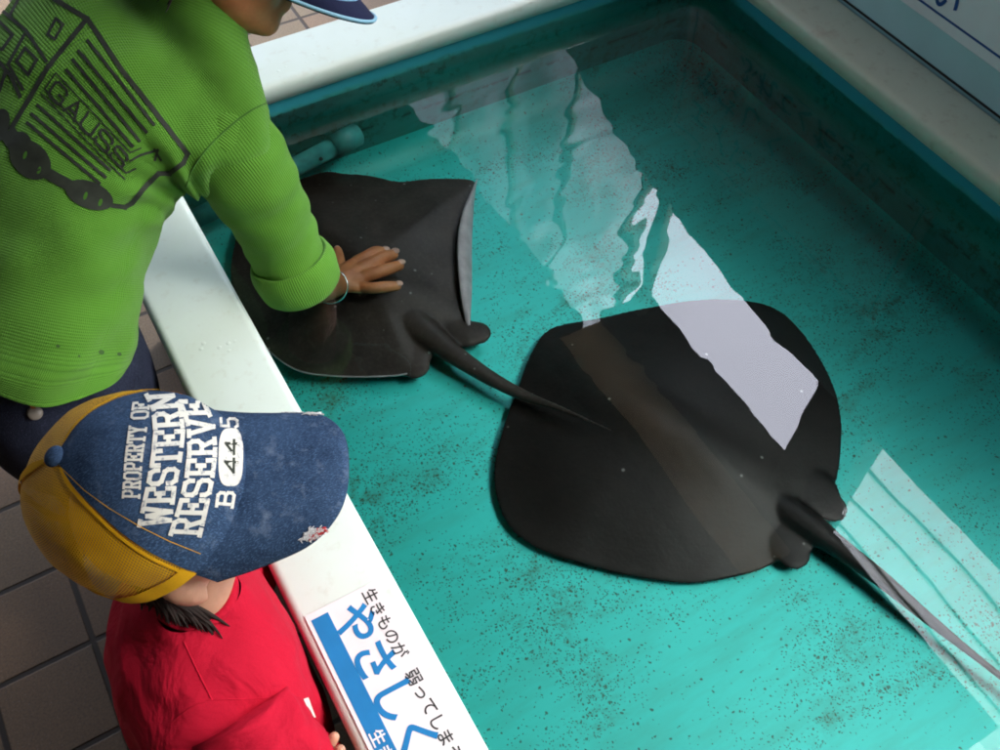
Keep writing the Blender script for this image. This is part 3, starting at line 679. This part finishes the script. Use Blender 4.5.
def head(bm, c, u, f, r=.082):
    u = u.normalized(); f = (f-u*f.dot(u)).normalized(); l = u.cross(f); k = r/.082
    ellipsoid(bm, c+u*.012*k-f*.004*k, f*.088*k, l*.074*k, u*.084*k)
    ellipsoid(bm, c-u*.040*k+f*.026*k, f*.052*k, l*.056*k, u*.056*k)
    ellipsoid(bm, c-u*.078*k+f*.052*k, f*.020*k, l*.024*k, u*.018*k)            # chin
    for s in (-1, 1):
        ellipsoid(bm, c-u*.036*k+f*.050*k+l*s*.030*k, f*.026*k, l*.024*k, u*.026*k)      # cheeks
        ellipsoid(bm, c-u*.018*k-f*.008*k+l*s*.076*k, f*.015*k, l*.009*k, u*.026*k)      # ears
        ellipsoid(bm, c-u*.036*k-f*.002*k+l*s*.074*k, f*.008*k, l*.008*k, u*.010*k)
    ellipsoid(bm, c-u*.026*k+f*.086*k, f*.014*k, l*.012*k, u*.011*k); tube(bm, [c+u*.006*k+f*.080*k, c-u*.022*k+f*.088*k], [.006*k, .008*k], 10, 3)
    ellipsoid(bm, c-u*.052*k+f*.074*k, f*.010*k, l*.020*k, u*.005*k); ellipsoid(bm, c-u*.060*k+f*.072*k, f*.010*k, l*.017*k, u*.005*k)
    return l
def eyes(parent, c, u, f, r=.082):
    u = u.normalized(); f = (f-u*f.dot(u)).normalized(); l = u.cross(f); k = r/.082
    for s in (-1, 1):
        bm = bmesh.new(); ellipsoid(bm, c-u*.004*k+f*.0705*k+l*s*.031*k, f*.011*k, l*.013*k, u*.008*k, 16, 10); obj('eye', bm, M['lettering'], parent)
        bm = bmesh.new(); ellipsoid(bm, c-u*.004*k+f*.0795*k+l*s*.031*k, f*.004*k, l*.006*k, u*.006*k, 14, 8); obj('iris', bm, M['hair'], parent)
def hair_tufts(parent, c, u, f, r, phi0, phi1, top, length, n, mat, flare=.25):
    u = u.normalized(); f = (f-u*f.dot(u)).normalized(); l = u.cross(f); k = r/.082; bm = bmesh.new()
    for i in range(n):
        ph = math.radians(phi0+(phi1-phi0)*random.random()); z0 = top-random.uniform(0, .045)*k; ln = length*random.uniform(.55, 1.1); q = []; sw = random.uniform(-.12, .05); fl = flare*random.uniform(.3, 1.2)
        for j in range(5):
            t_ = j/4; zz = z0-ln*t_*(1-.25*t_); rad = .93+fl*t_; pp_ = ph+sw*t_
            q.append(c+u*zz+(f*.090*math.cos(pp_)+l*.077*math.sin(pp_))*k*rad)
        w = random.uniform(.0010, .0022); tube(bm, q, [w, w*1.1, w, w*.7, w*.25], 6, 3)
    return obj('hair', bm, mat, parent)

def finger(bm, pts, r): tube(bm, pts, [r*1.08, r*1.0, r*1.02, r*.86][:len(pts)], 12, 4)

# ------------------------------------------------------------------ boy in green
boy = thing('person', (-.12, .84, GZ), 'child in green waffle knit shirt leaning over the rim, hand on the brown stingray', 'person')
N0 = at(180, -10, .33); W0 = at(26, 290, .12)
LAT = V((.02, -1, -.30)).normalized()                              # towards the right shoulder
def ortho(t, a=LAT):
    b = (a-t*a.dot(t)).normalized(); return b, t.cross(b)
spine = [W0+V((-.012, .012, -.035)), W0+V((0, .012, 0)), W0.lerp(N0, .28)+V((-.02, .030, .022)), W0.lerp(N0, .55)+V((-.02, .040, .026)), W0.lerp(N0, .80)+V((-.012, .022, .012)), N0+V((-.016, -.030, -.040)), N0+V((.004, .002, -.006)), N0+V((.016, .008, .006))]
hw_ = [.164, .156, .146, .152, .180, .176, .070, .056]; hd_ = [.100, .098, .092, .096, .092, .066, .047, .043]
TRN = []
for i, p in enumerate(spine):
    t_ = (spine[min(i+1, len(spine)-1)]-spine[max(i-1, 0)]).normalized(); a, b = ortho(t_)
    TRN.append((p-b*0.0+(-V((.02, 0, .055)) if 0 < i < 6 else V((0, 0, 0)))*(1 if i < 5 else .6), a*hw_[i], b*hd_[i], 2.35))
ARM = at(186, 207, .20); SIDE = at(150, 305, .16)
def wr(p, u_, v_):
    d_ = p-ARM; r_ = d_.length; th_ = math.atan2(d_.dot(down), d_.dot(right)); s_ = (p-SIDE).length
    return math.sin(th_*11+r_*30)*.0048*math.exp(-(r_/.085)**2)*min(1, r_/.02) + math.sin((p.z*.8+p.y*.35+p.x*.2)*150+noise.noise(p*20)*2.5)*.0026*math.exp(-(s_/.09)**2) + (1-abs(noise.noise(V((p.x*8+3, p.y*8, p.z*22)))*2.4))*.0045+noise.noise(V((u_*9, v_*30, 1.3)))*.0035+noise.noise(p*24)*.0028+noise.noise(V((p.x*9, p.y*30, p.z*30)))*.0022
bm = bmesh.new(); loft(bm, TRN, 96, 14, (False, False), wr)
shirt = obj('shirt', bm, M['green'], boy)
bm = bmesh.new(); R_ = cr([tuple(q[0])+tuple(q[1])+tuple(q[2])+(q[3],) for q in TRN], 14)[-1]
c_, u_, w_ = V(R_[0:3]), V(R_[3:6]), V(R_[6:9])
tube(bm, [c_+u_*math.cos(2*PI*k/40)+w_*math.sin(2*PI*k/40) for k in range(41)], [.006]*41, 10, 2); obj('collar', bm, M['green_rib'], shirt)
# sleeve: from the shoulder seam to the pushed-up cuff
def sleeve_ring(px, py, z, half, fx=.92): return at(px, py, z), half
SL = [(205, 124, .225, .058), (228, 146, .212, .063), (249, 177, .170, .059), (266, 208, .120, .0535), (280, 238, .070, .050), (292, 264, .030, .048)]
PS = [at(a, b, z) for a, b, z, r in SL]; rings = []
for i, p in enumerate(PS):
    t_ = (PS[min(i+1, 5)]-PS[max(i-1, 0)]).normalized(); a, b = frame(t_, V((.4, .9, 0))); rings.append((p, a*SL[i][3], b*SL[i][3]*.95, 2.05))
def wr2(p, u_, v_): return noise.noise(V((math.cos(u_*2*PI)*1.2, math.sin(u_*2*PI)*1.2, v_*38)))*.0042+noise.noise(p*30)*.0018
bm = bmesh.new(); loft(bm, rings, 90, 14, (True, False), wr2); sleeve = obj('sleeve', bm, M['green_rib'], shirt)
e0, e1 = PS[-1], at(302, 284, -.004); t_ = (e1-e0).normalized(); a, b = frame(t_, V((.4, .9, 0)))
bm = bmesh.new(); loft(bm, [(e0-t_*.008, a*.043, b*.043, 2), (e0-t_*.012, a*.053, b*.052, 2), (e0+t_*.004, a*.0585, b*.057, 2), (e0+t_*.022, a*.0575, b*.056, 2), (e0+t_*.037, a*.054, b*.053, 2), (e0+t_*.044, a*.047, b*.046, 2), (e0+t_*.036, a*.040, b*.039, 2)], 90, 6, (False, False), lambda p, u_, v_: noise.noise(p*45)*.0016)
obj('cuff', bm, M['green_rib'], shirt)
def seam(bvh, pts, r, mat, parent):
    P_ = [cast(bvh, q[0], q[1], .0003) for q in cr(pts, 10)]; P_ = [p for p in P_ if p is not None]
    if len(P_) > 2:
        bm = bmesh.new(); tube(bm, P_, [r]*len(P_), 8, 1); obj('seam', bm, mat, parent)
seam(bvh_of(shirt, sleeve), [(186, 186), (192, 170), (206, 150), (228, 128), (252, 110), (275, 99)], .0011, M['green'], shirt)
# the printed lorry on the back
pr = Print(bvh_of(shirt), .0009); K_ = 1/3.41
def g(*pts): return [(x*K_, y*K_) for x, y in pts]
for pts, w in (
  (((150, -40), (190, 0), (298, 65), (420, 245), (500, 345), (640, 525), (625, 555), (580, 590), (540, 592), (500, 630), (450, 690), (425, 706), (385, 700)), 17), (((298, 65), (165, 230), (40, 440)), 17),
  (((300, 140), (525, 425)), 11), (((270, 175), (500, 450)), 11), (((250, 205), (475, 480)), 11), (((228, 240), (452, 498)), 11),
  (((130, 360), (375, 580)), 11), (((110, 390), (360, 605)), 11), (((95, 420), (340, 625)), 11),
  (((192, 65), (217, 85), (188, 135), (165, 118), (192, 65)), 10), (((-30, 10), (0, 30), (90, 105), (160, 210)), 12), (((88, 165), (128, 205), (98, 255), (58, 210), (88, 165)), 11),
  (((85, 120), (30, 220), (80, 305)), 11), (((-10, 65), (45, 120), (10, 170), (-30, 165)), 11), (((-20, 190), (40, 260), (70, 330)), 14), (((-30, 330), (0, 310), (20, 250)), 12), (((75, -20), (35, 55)), 9), 
  (((155, 305), (430, 590), (462, 574)), 6), (((192, 250), (445, 520), (480, 505)), 5), (((143, 322), (425, 612)), 5), (((192, 250), (155, 305)), 5), (((445, 548), (480, 528), (540, 510), (528, 545)), 8), (((528, 508), (550, 545)), 8),
  (((160, 590), (250, 640)), 40), (((40, 470), (90, 540)), 60)):
    pr.line(g(*pts), w*K_, 0, 2.5)
write(pr, 'GAUSS', g((160, 325), (290, 455), (415, 578)), g((196, 268), (330, 405), (445, 538)), 9*K_, .14)
for x, y, rx, ry, an in ((105, 545, 80, 58, .75), (305, 665, 84, 46, .35), (0, 430, 34, 60, .3), (70, 490, 40, 40, 0)): pr.blob(x*K_, y*K_, rx*K_, ry*K_, an, 0)
for x, y in ((88, 530), (135, 582), (292, 668), (342, 690)): pr.blob(x*K_, y*K_, 6*K_, 14*K_, .35, 1, n=16, rr=2)
obj('lorry_print', pr.b, [M['print'], M['green']], shirt, recalc=False)
bs = bvh_of(shirt); wetm = paint('wet_green', (.03, .10, .012), .6)      # wet splashes low on the shirt
for x, y, r in ((101, 352, 3), (119, 354, 2.2), (58, 346, 2.0), (150, 280, 7), (79, 356, 1.3)):
    pr = Print(bs, .0007); pr.blob(x, y, r, r*.8, .3, 0, n=20, rr=3)
    if len(pr.b.faces): obj('wet_patch', pr.b, wetm, shirt, recalc=False)
# body: head, neck, arms, hand
LS = N0+V((-.05, .15, -.035)); LA = [LS, LS+V((-.02, .035, -.12)), LS+V((-.06, .02, -.20)), V((.075, 1.20, .022))]
bm = bmesh.new(); tube(bm, [p for p in LA[:3]]+[LA[2].lerp(LA[3], .7)], [.068, .055, .050, .044], 40, 8); obj('sleeve', bm, M['green_rib'], shirt)
bm = bmesh.new()
HU = V((-.25, .55, .80)).normalized(); HC = at(222, -62, .385); HF = (at(388, -26, .350)-HC).normalized(); HU = (HU-HF*HU.dot(HF)).normalized()
head(bm, HC, HU, HF, .086)
tube(bm, [N0+V((-.03, -.01, -.06)), N0+V((.01, .005, -.01)), HC-HU*.05-HF*.02], [.052, .046, .048], 20, 5)
loft(bm, [(q[0]-(q[2]*.08), q[1]*(.80 if i < 4 else .70), q[2]*.78, 2.2) for i, q in enumerate(TRN[:-1])], 40, 5)
tube(bm, [PS[0].lerp(TRN[4][0], .35), PS[1].lerp(PS[2], .6), PS[3], PS[4], PS[5]], [.035, .042, .042, .039, .037], 18, 5)
tube(bm, LA, [.046, .040, .033, .026], 16, 5)
hip = W0+V((-.02, 0, -.10))
tube(bm, [hip+V((0, .06, 0)), hip+V((0, .065, -.25)), V((hip.x-.02, hip.y+.06, GZ+.06))], [.060, .050, .040], 18, 5); tube(bm, [hip+V((0, -.06, 0)), hip+V((0, -.065, -.25)), V((hip.x-.02, hip.y-.07, GZ+.06))], [.060, .050, .040], 18, 5)
big = fuse(bm, .006, 6)
bm = bmesh.new(); HZ = -.154                                       # forearm and hand, finer skin
wr_ = at(334, 284, HZ+.012)
tube(bm, [PS[4], PS[5], at(306, 280, -.035), at(322, 284, -.095), wr_], [.036, .036, .034, .027, .0215], 24, 6)
KN = [at(357, 262, HZ+.006), at(361, 268, HZ+.008), at(363, 277, HZ+.006), at(360, 287, HZ+.002)]
for q, kx in zip(KN, (.0145, .0150, .0148, .0135)): tube(bm, [wr_+(q-wr_)*.0, wr_+(q-wr_)*.5+V((0, 0, .003)), q], [.020, .0150, .0112], 14, 5, .8)
tips = [[(366, 257), (375, 252.5), (383, 252)], [(373, 263), (383, 258), (393, 254.5)], [(376, 273), (388, 269), (399, 265.5)], [(372, 288), (384, 287), (396.5, 286)]]
nails = []
for q, tp, r in zip(KN, tips, (.0102, .0106, .0102, .0092)):
    P_ = [q]+[at(x, y, HZ+dz) for (x, y), dz in zip(tp, (.007, .003, -.003))]; finger(bm, P_, r); nails.append((P_[-1], (P_[-1]-P_[-2]).normalized(), r))
tp = [wr_+V((.008, .012, 0)), at(340, 268, HZ+.004), at(338.5, 258, HZ+.002), at(337.5, 251, HZ-.001)]; finger(bm, tp, .0095); nails.append((tp[-1], (tp[-1]-tp[-2]).normalized(), .0075))
hand = fuse(bm, .0016, 4, .45)
me = bpy.data.meshes.new('h'); hand.to_mesh(me); hand.free(); big.from_mesh(me)
obj('body', big, M['skin_a'], boy, recalc=False)
for c_, t_, r in nails:
    s_ = t_.cross(V((0, 0, 1))).normalized(); n_ = s_.cross(t_); bm = bmesh.new(); ellipsoid(bm, c_+t_*r*.35+n_*r*.62, t_*r*.72, s_*r*.62, n_*r*.30, 14, 8); obj('fingernail', bm, M['nail'], boy)
bm = bmesh.new(); ctr = at(330, 286, -.118); t_ = (wr_-at(306, 280, -.035)).normalized(); a, b = frame(t_, V((0, 0, 1)))
tube(bm, [ctr+a*.0275*math.cos(2*PI*k/40)+b*.026*math.sin(2*PI*k/40) for k in range(41)], [.0016]*41, 10, 2); obj('bracelet', bm, M['metal'], boy)
capb, visb, _, _ = make_cap(boy, 'cap', HC+HU*.018-HF*.004, HU, HF, .096, .086, .092, M['navy'], M['navy'], M['navy'], .114, .062, 34, 'navy cap with pale blue piping round its visor', visor_edge=M['piping'])
eyes(boy, HC, HU, HF, .086)
hair_tufts(boy, HC+HU*.01, HU, HF, .088, 100, 260, -.005, .045, 120, M['hair'])
# trousers
bm = bmesh.new(); B0 = W0+V((-.02, 0, -.05)); ax, ay = V((0, -.136, -.03)), V((.112, 0, 0))
loft(bm, [(B0+V((.005, .012, .050)), ax*.90, ay*.84, 2.4), (B0+V((0, 0, .012)), ax*.95, ay*.93, 2.4), (B0+V((0, 0, -.04)), ax*1.04, ay*1.05, 2.4), (B0+V((0, 0, -.12)), ax*1.05, ay*1.05, 2.4), (B0+V((0, 0, -.17)), ax*1.03, ay*.95, 2.3)], 64, 8, (False, True), lambda p, u_, v_: noise.noise(p*28)*.003)
jeans = obj('jeans', bm, M['denim'], boy)
for s in (-1, 1):
    bm = bmesh.new(); tube(bm, [B0+V((0, .068*s, -.12)), B0+V((.0, .072*s, -.32)), V((B0.x-.01, B0.y+.075*s, GZ+.07))], [.082, .07, .06], 24, 8); obj('trouser_leg', bm, M['denim'], jeans)
    bm = bmesh.new(); ellipsoid(bm, V((B0.x+.03, B0.y+.075*s, GZ+.032)), V((.095, 0, 0)), V((0, .038, 0)), V((0, 0, .032))); obj('shoe', bm, M['navy'], boy)
bj = bvh_of(jeans)
q = cast(bj, 35, 412, .002)
if q is not None:
    n_ = (CAM-q).normalized(); a, b = frame(n_); bm = bmesh.new(); ellipsoid(bm, q, a*.0085, b*.0085, n_*.003, 20, 10); obj('button', bm, M['button'], jeans)
    pr = Print(bj, .002); pr.line([(29, 399), (34, 408)], 4, 0); obj('tab', pr.b, M['hide'], jeans, recalc=False)

# ------------------------------------------------------------------ small child in red
kid = thing('person', (-.08, .40, GZ), 'small child in red shirt and yellow and denim cap standing against the left rim', 'person')
def kring(x, y, z, w, d, tilt=0.0): return (V((x, y, z)), V((tilt*w, -w, -.10*w)), V((d, tilt*d*.6, -.12*d)), 2.3)
bm = bmesh.new()
loft(bm, [kring(-.050, .441, .158, .033, .034), kring(-.053, .437, .146, .043, .043), kring(-.060, .425, .116, .084, .062), kring(-.068, .418, .080, .116, .080), kring(-.074, .414, .020, .124, .090), kring(-.078, .408, -.08, .126, .094), kring(-.084, .402, -.18, .130, .098), kring(-.088, .400, -.27, .134, .102)], 96, 12, (False, False),
     lambda p, u_, v_: noise.noise(V((p.x*26, p.y*26, p.z*9)))*.006+noise.noise(p*34)*.003+(1-abs(noise.noise(V((p.x*14+p.z*9, p.y*14-p.z*6, p.z*5)))*2.2))*.004)
tee = obj('shirt', bm, M['red'], kid); bt = bvh_of(tee)
bm = bmesh.new(); c0 = V((-.050, .441, .158)); cw, cdp = V((0, -.033, -.0046)), V((.034, 0, -.0055))
tube(bm, [c0+cw*math.cos(2*PI*k/40)+cdp*math.sin(2*PI*k/40) for k in range(41)], [.0055]*41, 10, 2); obj('collar', bm, M['red'], tee)
bm = bmesh.new(); tube(bm, [c0+V((0, 0, .001))+cw*.90*math.cos(2*PI*k/40)+cdp*.90*math.sin(2*PI*k/40) for k in range(41)], [.003]*41, 10, 2); obj('undershirt_neckband', bm, M['white_tee'], tee)
def kwr(p, u_, v_): return noise.noise(V((p.x*30, p.y*30, p.z*14)))*.005+(1-abs(noise.noise(V((p.x*18, p.y*18, p.z*30)))*2.4))*.004
for nm, P_ in (('r', [V((-.062, .345, .080)), V((-.060, .318, .062)), V((-.054, .298, .015)), V((-.050, .288, -.045)), V((-.050, .282, -.075))]), ('l', [V((-.062, .490, .075)), V((-.060, .518, .055)), V((-.045, .536, .0)), V((-.035, .545, -.06))])):
    rr_ = [.048, .054, .056, .060, .062][:len(P_)]; rings = []
    for i, p in enumerate(P_):
        t_ = (P_[min(i+1, len(P_)-1)]-P_[max(i-1, 0)]).normalized(); a, b = frame(t_, V((1, 0, 0))); rings.append((p, a*rr_[i], b*rr_[i], 2))
    bm = bmesh.new(); loft(bm, rings, 56, 8, (True, False), kwr); obj('sleeve', bm, M['red'], tee)
btee = bvh_of(tee, *[o for o in tee.children if o.name.startswith('sleeve')])
seam(btee, [(184, 642), (197, 670), (212, 700)], .0007, M['red'], tee); seam(btee, [(172, 722), (190, 708), (212, 700), (245, 699), (274, 697)], .0007, M['red'], tee)
kc = at(157, 499, .28); tc = (CAM-kc).normalized()
rv = (right-tc*right.dot(tc)).normalized(); dv = tc.cross(rv)
if dv.dot(down) < 0: dv = -dv
KU = rv*-.70+dv*-.30+tc*.648; KF = rv*.70+dv*-.24+tc*.66; KU.normalize(); KF = (KF-KU*KF.dot(KU)).normalized(); KL = KU.cross(KF)
bm = bmesh.new(); kh = kc-KU*.030
head(bm, kh, KU, KF, .076)
tube(bm, [V((-.062, .42, .06)), V((-.054, .433, .140)), kh-KU*.05-KF*.015], [.033, .029, .036], 20, 5)
loft(bm, [kring(-.062, .421, .100, .060, .045), kring(-.068, .418, .062, .098, .066), kring(-.076, .410, -.06, .112, .082), kring(-.086, .40, -.24, .118, .086)], 40, 5)
el = V((-.066, .268, -.135)); hn = V((-.006, .276, -.030))
tube(bm, [V((-.062, .35, .05)), V((-.054, .296, -.03)), el], [.030, .030, .026], 16, 5); tube(bm, [el, el.lerp(hn, .5), el.lerp(hn, .85)], [.026, .022, .017], 16, 5)
tube(bm, [V((-.062, .49, .05)), V((-.042, .535, -.04)), V((-.04, .53, -.15)), V((-.012, .50, -.10))], [.030, .030, .025, .018], 16, 5)
for s in (-1, 1): tube(bm, [V((-.09, .40+.055*s, -.22)), V((-.09, .40+.058*s, -.40)), V((-.10, .40+.06*s, GZ+.05))], [.066, .05, .036], 16, 5)
big = fuse(bm, .005, 6)
bm = bmesh.new()                                                   # the hand hooked on the rim's outer edge
tube(bm, [el.lerp(hn, .75), el.lerp(hn, .9), hn], [.018, .017, .016], 16, 5)
for k, (dy, ln) in enumerate(((.026, .030), (.012, .034), (-.002, .032), (-.015, .025))):
    o_ = hn+V((.002, dy*.7, .004)); tube(bm, [hn+V((-.008, dy*.5, -.006)), o_], [.011, .0085], 12, 4); finger(bm, [o_, hn+V((.004, dy, ln*.45)), hn+V((.008, dy*1.05, ln*.8)), hn+V((.014, dy*1.1, ln))], .0066)
finger(bm, [hn+V((-.006, .018, -.01)), hn+V((-.004, .032, -.012)), hn+V((.000, .042, -.010))], .007)
hand = fuse(bm, .0016, 4, .45); me = bpy.data.meshes.new('h'); hand.to_mesh(me); hand.free(); big.from_mesh(me)
obj('body', big, M['skin_b'], kid, recalc=False)
eyes(kid, kh, KU, KF, .076)
hair_tufts(kid, kh+KU*.006, KU, KF,   .080, 172, 250, -.014, .068, 1500, M['hair'], .24)
capk, vis, vpt, cpt = make_cap(kid, 'cap', kc, KU, KF, .090, .084, .104, M['capdenim'], M['netting'], M['capdenim'],     .079, .068, 33, 'washed denim fronted cap with yellow netting back', seam=60, shift=.006, trim=M['yellow'])
bc = bvh_of(capk); pr = Print(bc, .0005); k_ = 1/3.75
def cp(*pts): return [(100+x*k_, 380+y*k_) for x, y in pts]
write(pr, 'PROPERTY OF', cp((152, 442), (160, 300), (178, 180), (190, 84)), cp((82, 440), (92, 300), (108, 180), (122, 88)), 9*k_, .25)
write(pr, 'WESTERN', cp((268, 545), (285, 400), (305, 300), (318, 200), (306, 105), (276, 55)), cp((138, 545), (172, 400), (190, 300), (200, 200), (192, 110), (168, 62)), 17*k_, .2)
write(pr, 'RESERVE', cp((380, 582), (405, 470), (425, 370), (436, 270), (430, 180), (405, 105), (388, 80)), cp((255, 575), (290, 470), (314, 370), (325, 270), (322, 180), (302, 105), (290, 82)), 17*k_, .2)
obj('lettering', pr.b, M['lettering'], capk, recalc=False)
pr = Print(bvh_of(capk, vis), .0006)
write(pr, 'B', cp((498, 478), (508, 418)), cp((430, 472), (438, 414)), 12*k_, .0); write(pr, '5', cp((521, 182), (519, 146)), cp((448, 178), (446, 142)), 10*k_, .0)
pr.blob(*cp((488, 290))[0], 46*k_, 108*k_, .02, 0, 3.2); write(pr, '44', cp((516, 352), (517, 226)), cp((462, 348), (466, 224)), 10*k_, .22, 1)
obj('number_print', pr.b, [M['lettering'], M['print']], capk, recalc=False)
pr = Print(bvh_of(capk), .0010)                                     # golden stitching along the front panel's edge
pr.line([(62, 468), (85, 490), (110, 508), (140, 526), (170, 541), (200, 553)], .7, 0); obj('stitching', pr.b, M['yellow'], capk, recalc=False)
# frayed edges of the visor
def fringe(k0, k1, i0, i1, n, ln, mat, spread=.5):
    bm = bmesh.new()
    for _ in range(n):
        k, i = random.uniform(k0, k1), random.uniform(i0, i1); p = vpt(k, i, .0006); o_ = (vpt(k, 16)-vpt(k, 10)).normalized(); t_ = (vpt(k+.5, i)-vpt(k-.5, i)).normalized()
        d_ = (o_*random.uniform(-.3, 1)+t_*random.uniform(-spread, spread)*2).normalized()*ln*random.uniform(.4, 1)
        tube(bm, [p, p+d_*.5+KU*.0012, p+d_+KU*random.uniform(-.001, .0015)], [.0005, .0005, .00025], 5, 2)
    obj('frayed_edge', bm, mat, vis)
fringe(37.6, 38.6, 14.8, 16, 70, .0075, M['thread'], .3); fringe(40.5, 43.5, 14, 16, 40, .003, M['thread']); fringe(9.5, 12.5, 13.6, 15.9, 150, .005, M['thread'], .4); fringe(10, 12.8, 14.9, 16, 70, .004, M['redthread'], .3)
bm = bmesh.new(); loft(bm, [kring(-.088, .40, -.21, .126, .094), kring(-.09, .40, -.26, .128, .096), kring(-.09, .40, -.31, .126, .095)], 48, 5, (False, True)); shorts = obj('shorts', bm, M['denim'], kid)
for s in (-1, 1):
    bm = bmesh.new(); tube(bm, [V((-.09, .40+.06*s, -.28)), V((-.09, .40+.062*s, -.43))], [.066, .066], 20, 5); obj('shorts_leg', bm, M['denim'], shorts)
    bm = bmesh.new(); ellipsoid(bm, V((-.075, .40+.062*s, GZ+.028)), V((.078, 0, 0)), V((0, .033, 0)), V((0, 0, .028))); obj('shoe', bm, M['navy'], kid)
pr = Print(bvh_of(tee), .0008)
for pts in (((283, 700), (300, 712), (306, 728)), ((292, 716), (300, 738)), ((306, 700), (312, 716))): pr.line(pts, 5, 0)
if len(pr.b.verts): obj('chest_print', pr.b, M['lettering'], tee, recalc=False)

# ------------------------------------------------------------------ light
w = bpy.data.worlds.new('World'); SC.world = w; w.use_nodes = True; nt_ = w.node_tree; nt_.nodes.clear()
SKY_BOOST = 18.0
ELEV, AZ = 50, -32                            # direction the light comes from: elevation, and angle from +X towards +Y
sky = nt_.nodes.new('ShaderNodeTexSky'); sky.sky_type = 'NISHITA'; sky.sun_disc = False; sky.sun_elevation = math.radians(ELEV); sky.sun_rotation = math.radians(90-AZ); sky.air_density = 1.0; sky.dust_density = 4.0; sky.ozone_density = 1.0
hs = nt_.nodes.new('ShaderNodeHueSaturation'); hs.inputs['Saturation'].default_value = .55; nt_.links.new(sky.outputs[0], hs.inputs['Color'])
bg = nt_.nodes.new('ShaderNodeBackground'); bg.inputs[1].default_value = .15; 
tcw = nt_.nodes.new('ShaderNodeTexCoord')                            # bright zone added to the sky to strengthen its reflection in the water
dp = nt_.nodes.new('ShaderNodeVectorMath'); dp.operation = 'DOT_PRODUCT'; nt_.links.new(tcw.outputs['Generated'], dp.inputs[0])
BA, BE = math.radians(30), math.radians(49); dp.inputs[1].default_value = (math.cos(BE)*math.cos(BA), math.cos(BE)*math.sin(BA), math.sin(BE))
nzw = nt_.nodes.new('ShaderNodeTexNoise'); nzw.inputs['Scale'].default_value = 3; nzw.inputs['Detail'].default_value = 5; nt_.links.new(tcw.outputs['Generated'], nzw.inputs['Vector'])
ad = nt_.nodes.new('ShaderNodeMath'); ad.operation = 'MULTIPLY_ADD'; nt_.links.new(nzw.outputs[0], ad.inputs[0]); ad.inputs[1].default_value = .08; nt_.links.new(dp.outputs['Value'], ad.inputs[2])
rw = nt_.nodes.new('ShaderNodeMapRange'); rw.interpolation_type = 'SMOOTHSTEP'; nt_.links.new(ad.outputs[0], rw.inputs[0]); rw.inputs[1].default_value = .972; rw.inputs[2].default_value = 1.018
mw = nt_.nodes.new('ShaderNodeMix'); mw.data_type = 'RGBA'; nt_.links.new(rw.outputs[0], mw.inputs[0]); nt_.links.new(hs.outputs[0], mw.inputs[6]); mw.inputs[7].default_value = (SKY_BOOST*.93, SKY_BOOST*.95, SKY_BOOST*1.12, 1)
nt_.links.new(mw.outputs[2], bg.inputs[0])
ow = nt_.nodes.new('ShaderNodeOutputWorld'); nt_.links.new(bg.outputs[0], ow.inputs[0])
sl = bpy.data.lights.new('sun', 'SUN'); sl.energy = .5; sl.angle = math.radians(36); sl.color = (1, .97, .93)
so = bpy.data.objects.new('sun', sl); COL.objects.link(so); so.location = (4, 3, 6)
dirv = V((math.cos(math.radians(ELEV))*math.cos(math.radians(AZ)), math.cos(math.radians(ELEV))*math.sin(math.radians(AZ)), math.sin(math.radians(ELEV))))
so.rotation_euler = (-dirv).to_track_quat('-Z', 'Y').to_euler()

vs_ = SC.view_settings; vs_.view_transform = 'Standard'; vs_.look = 'None'; vs_.gamma = 1; vs_.exposure = 2.3; vs_.use_curve_mapping = False
SC.render.engine = 'CYCLES'; cy = SC.cycles; cy.use_denoising = True; cy.filter_width = 1.9
try: cy.denoiser = 'OPENIMAGEDENOISE'
except Exception: pass
cy.max_bounces = 8; cy.diffuse_bounces = 4; cy.glossy_bounces = 3; cy.transparent_max_bounces = 12; cy.transmission_bounces = 4; cy.sample_clamp_indirect = 4.0
cy.caustics_reflective = False; cy.caustics_refractive = False
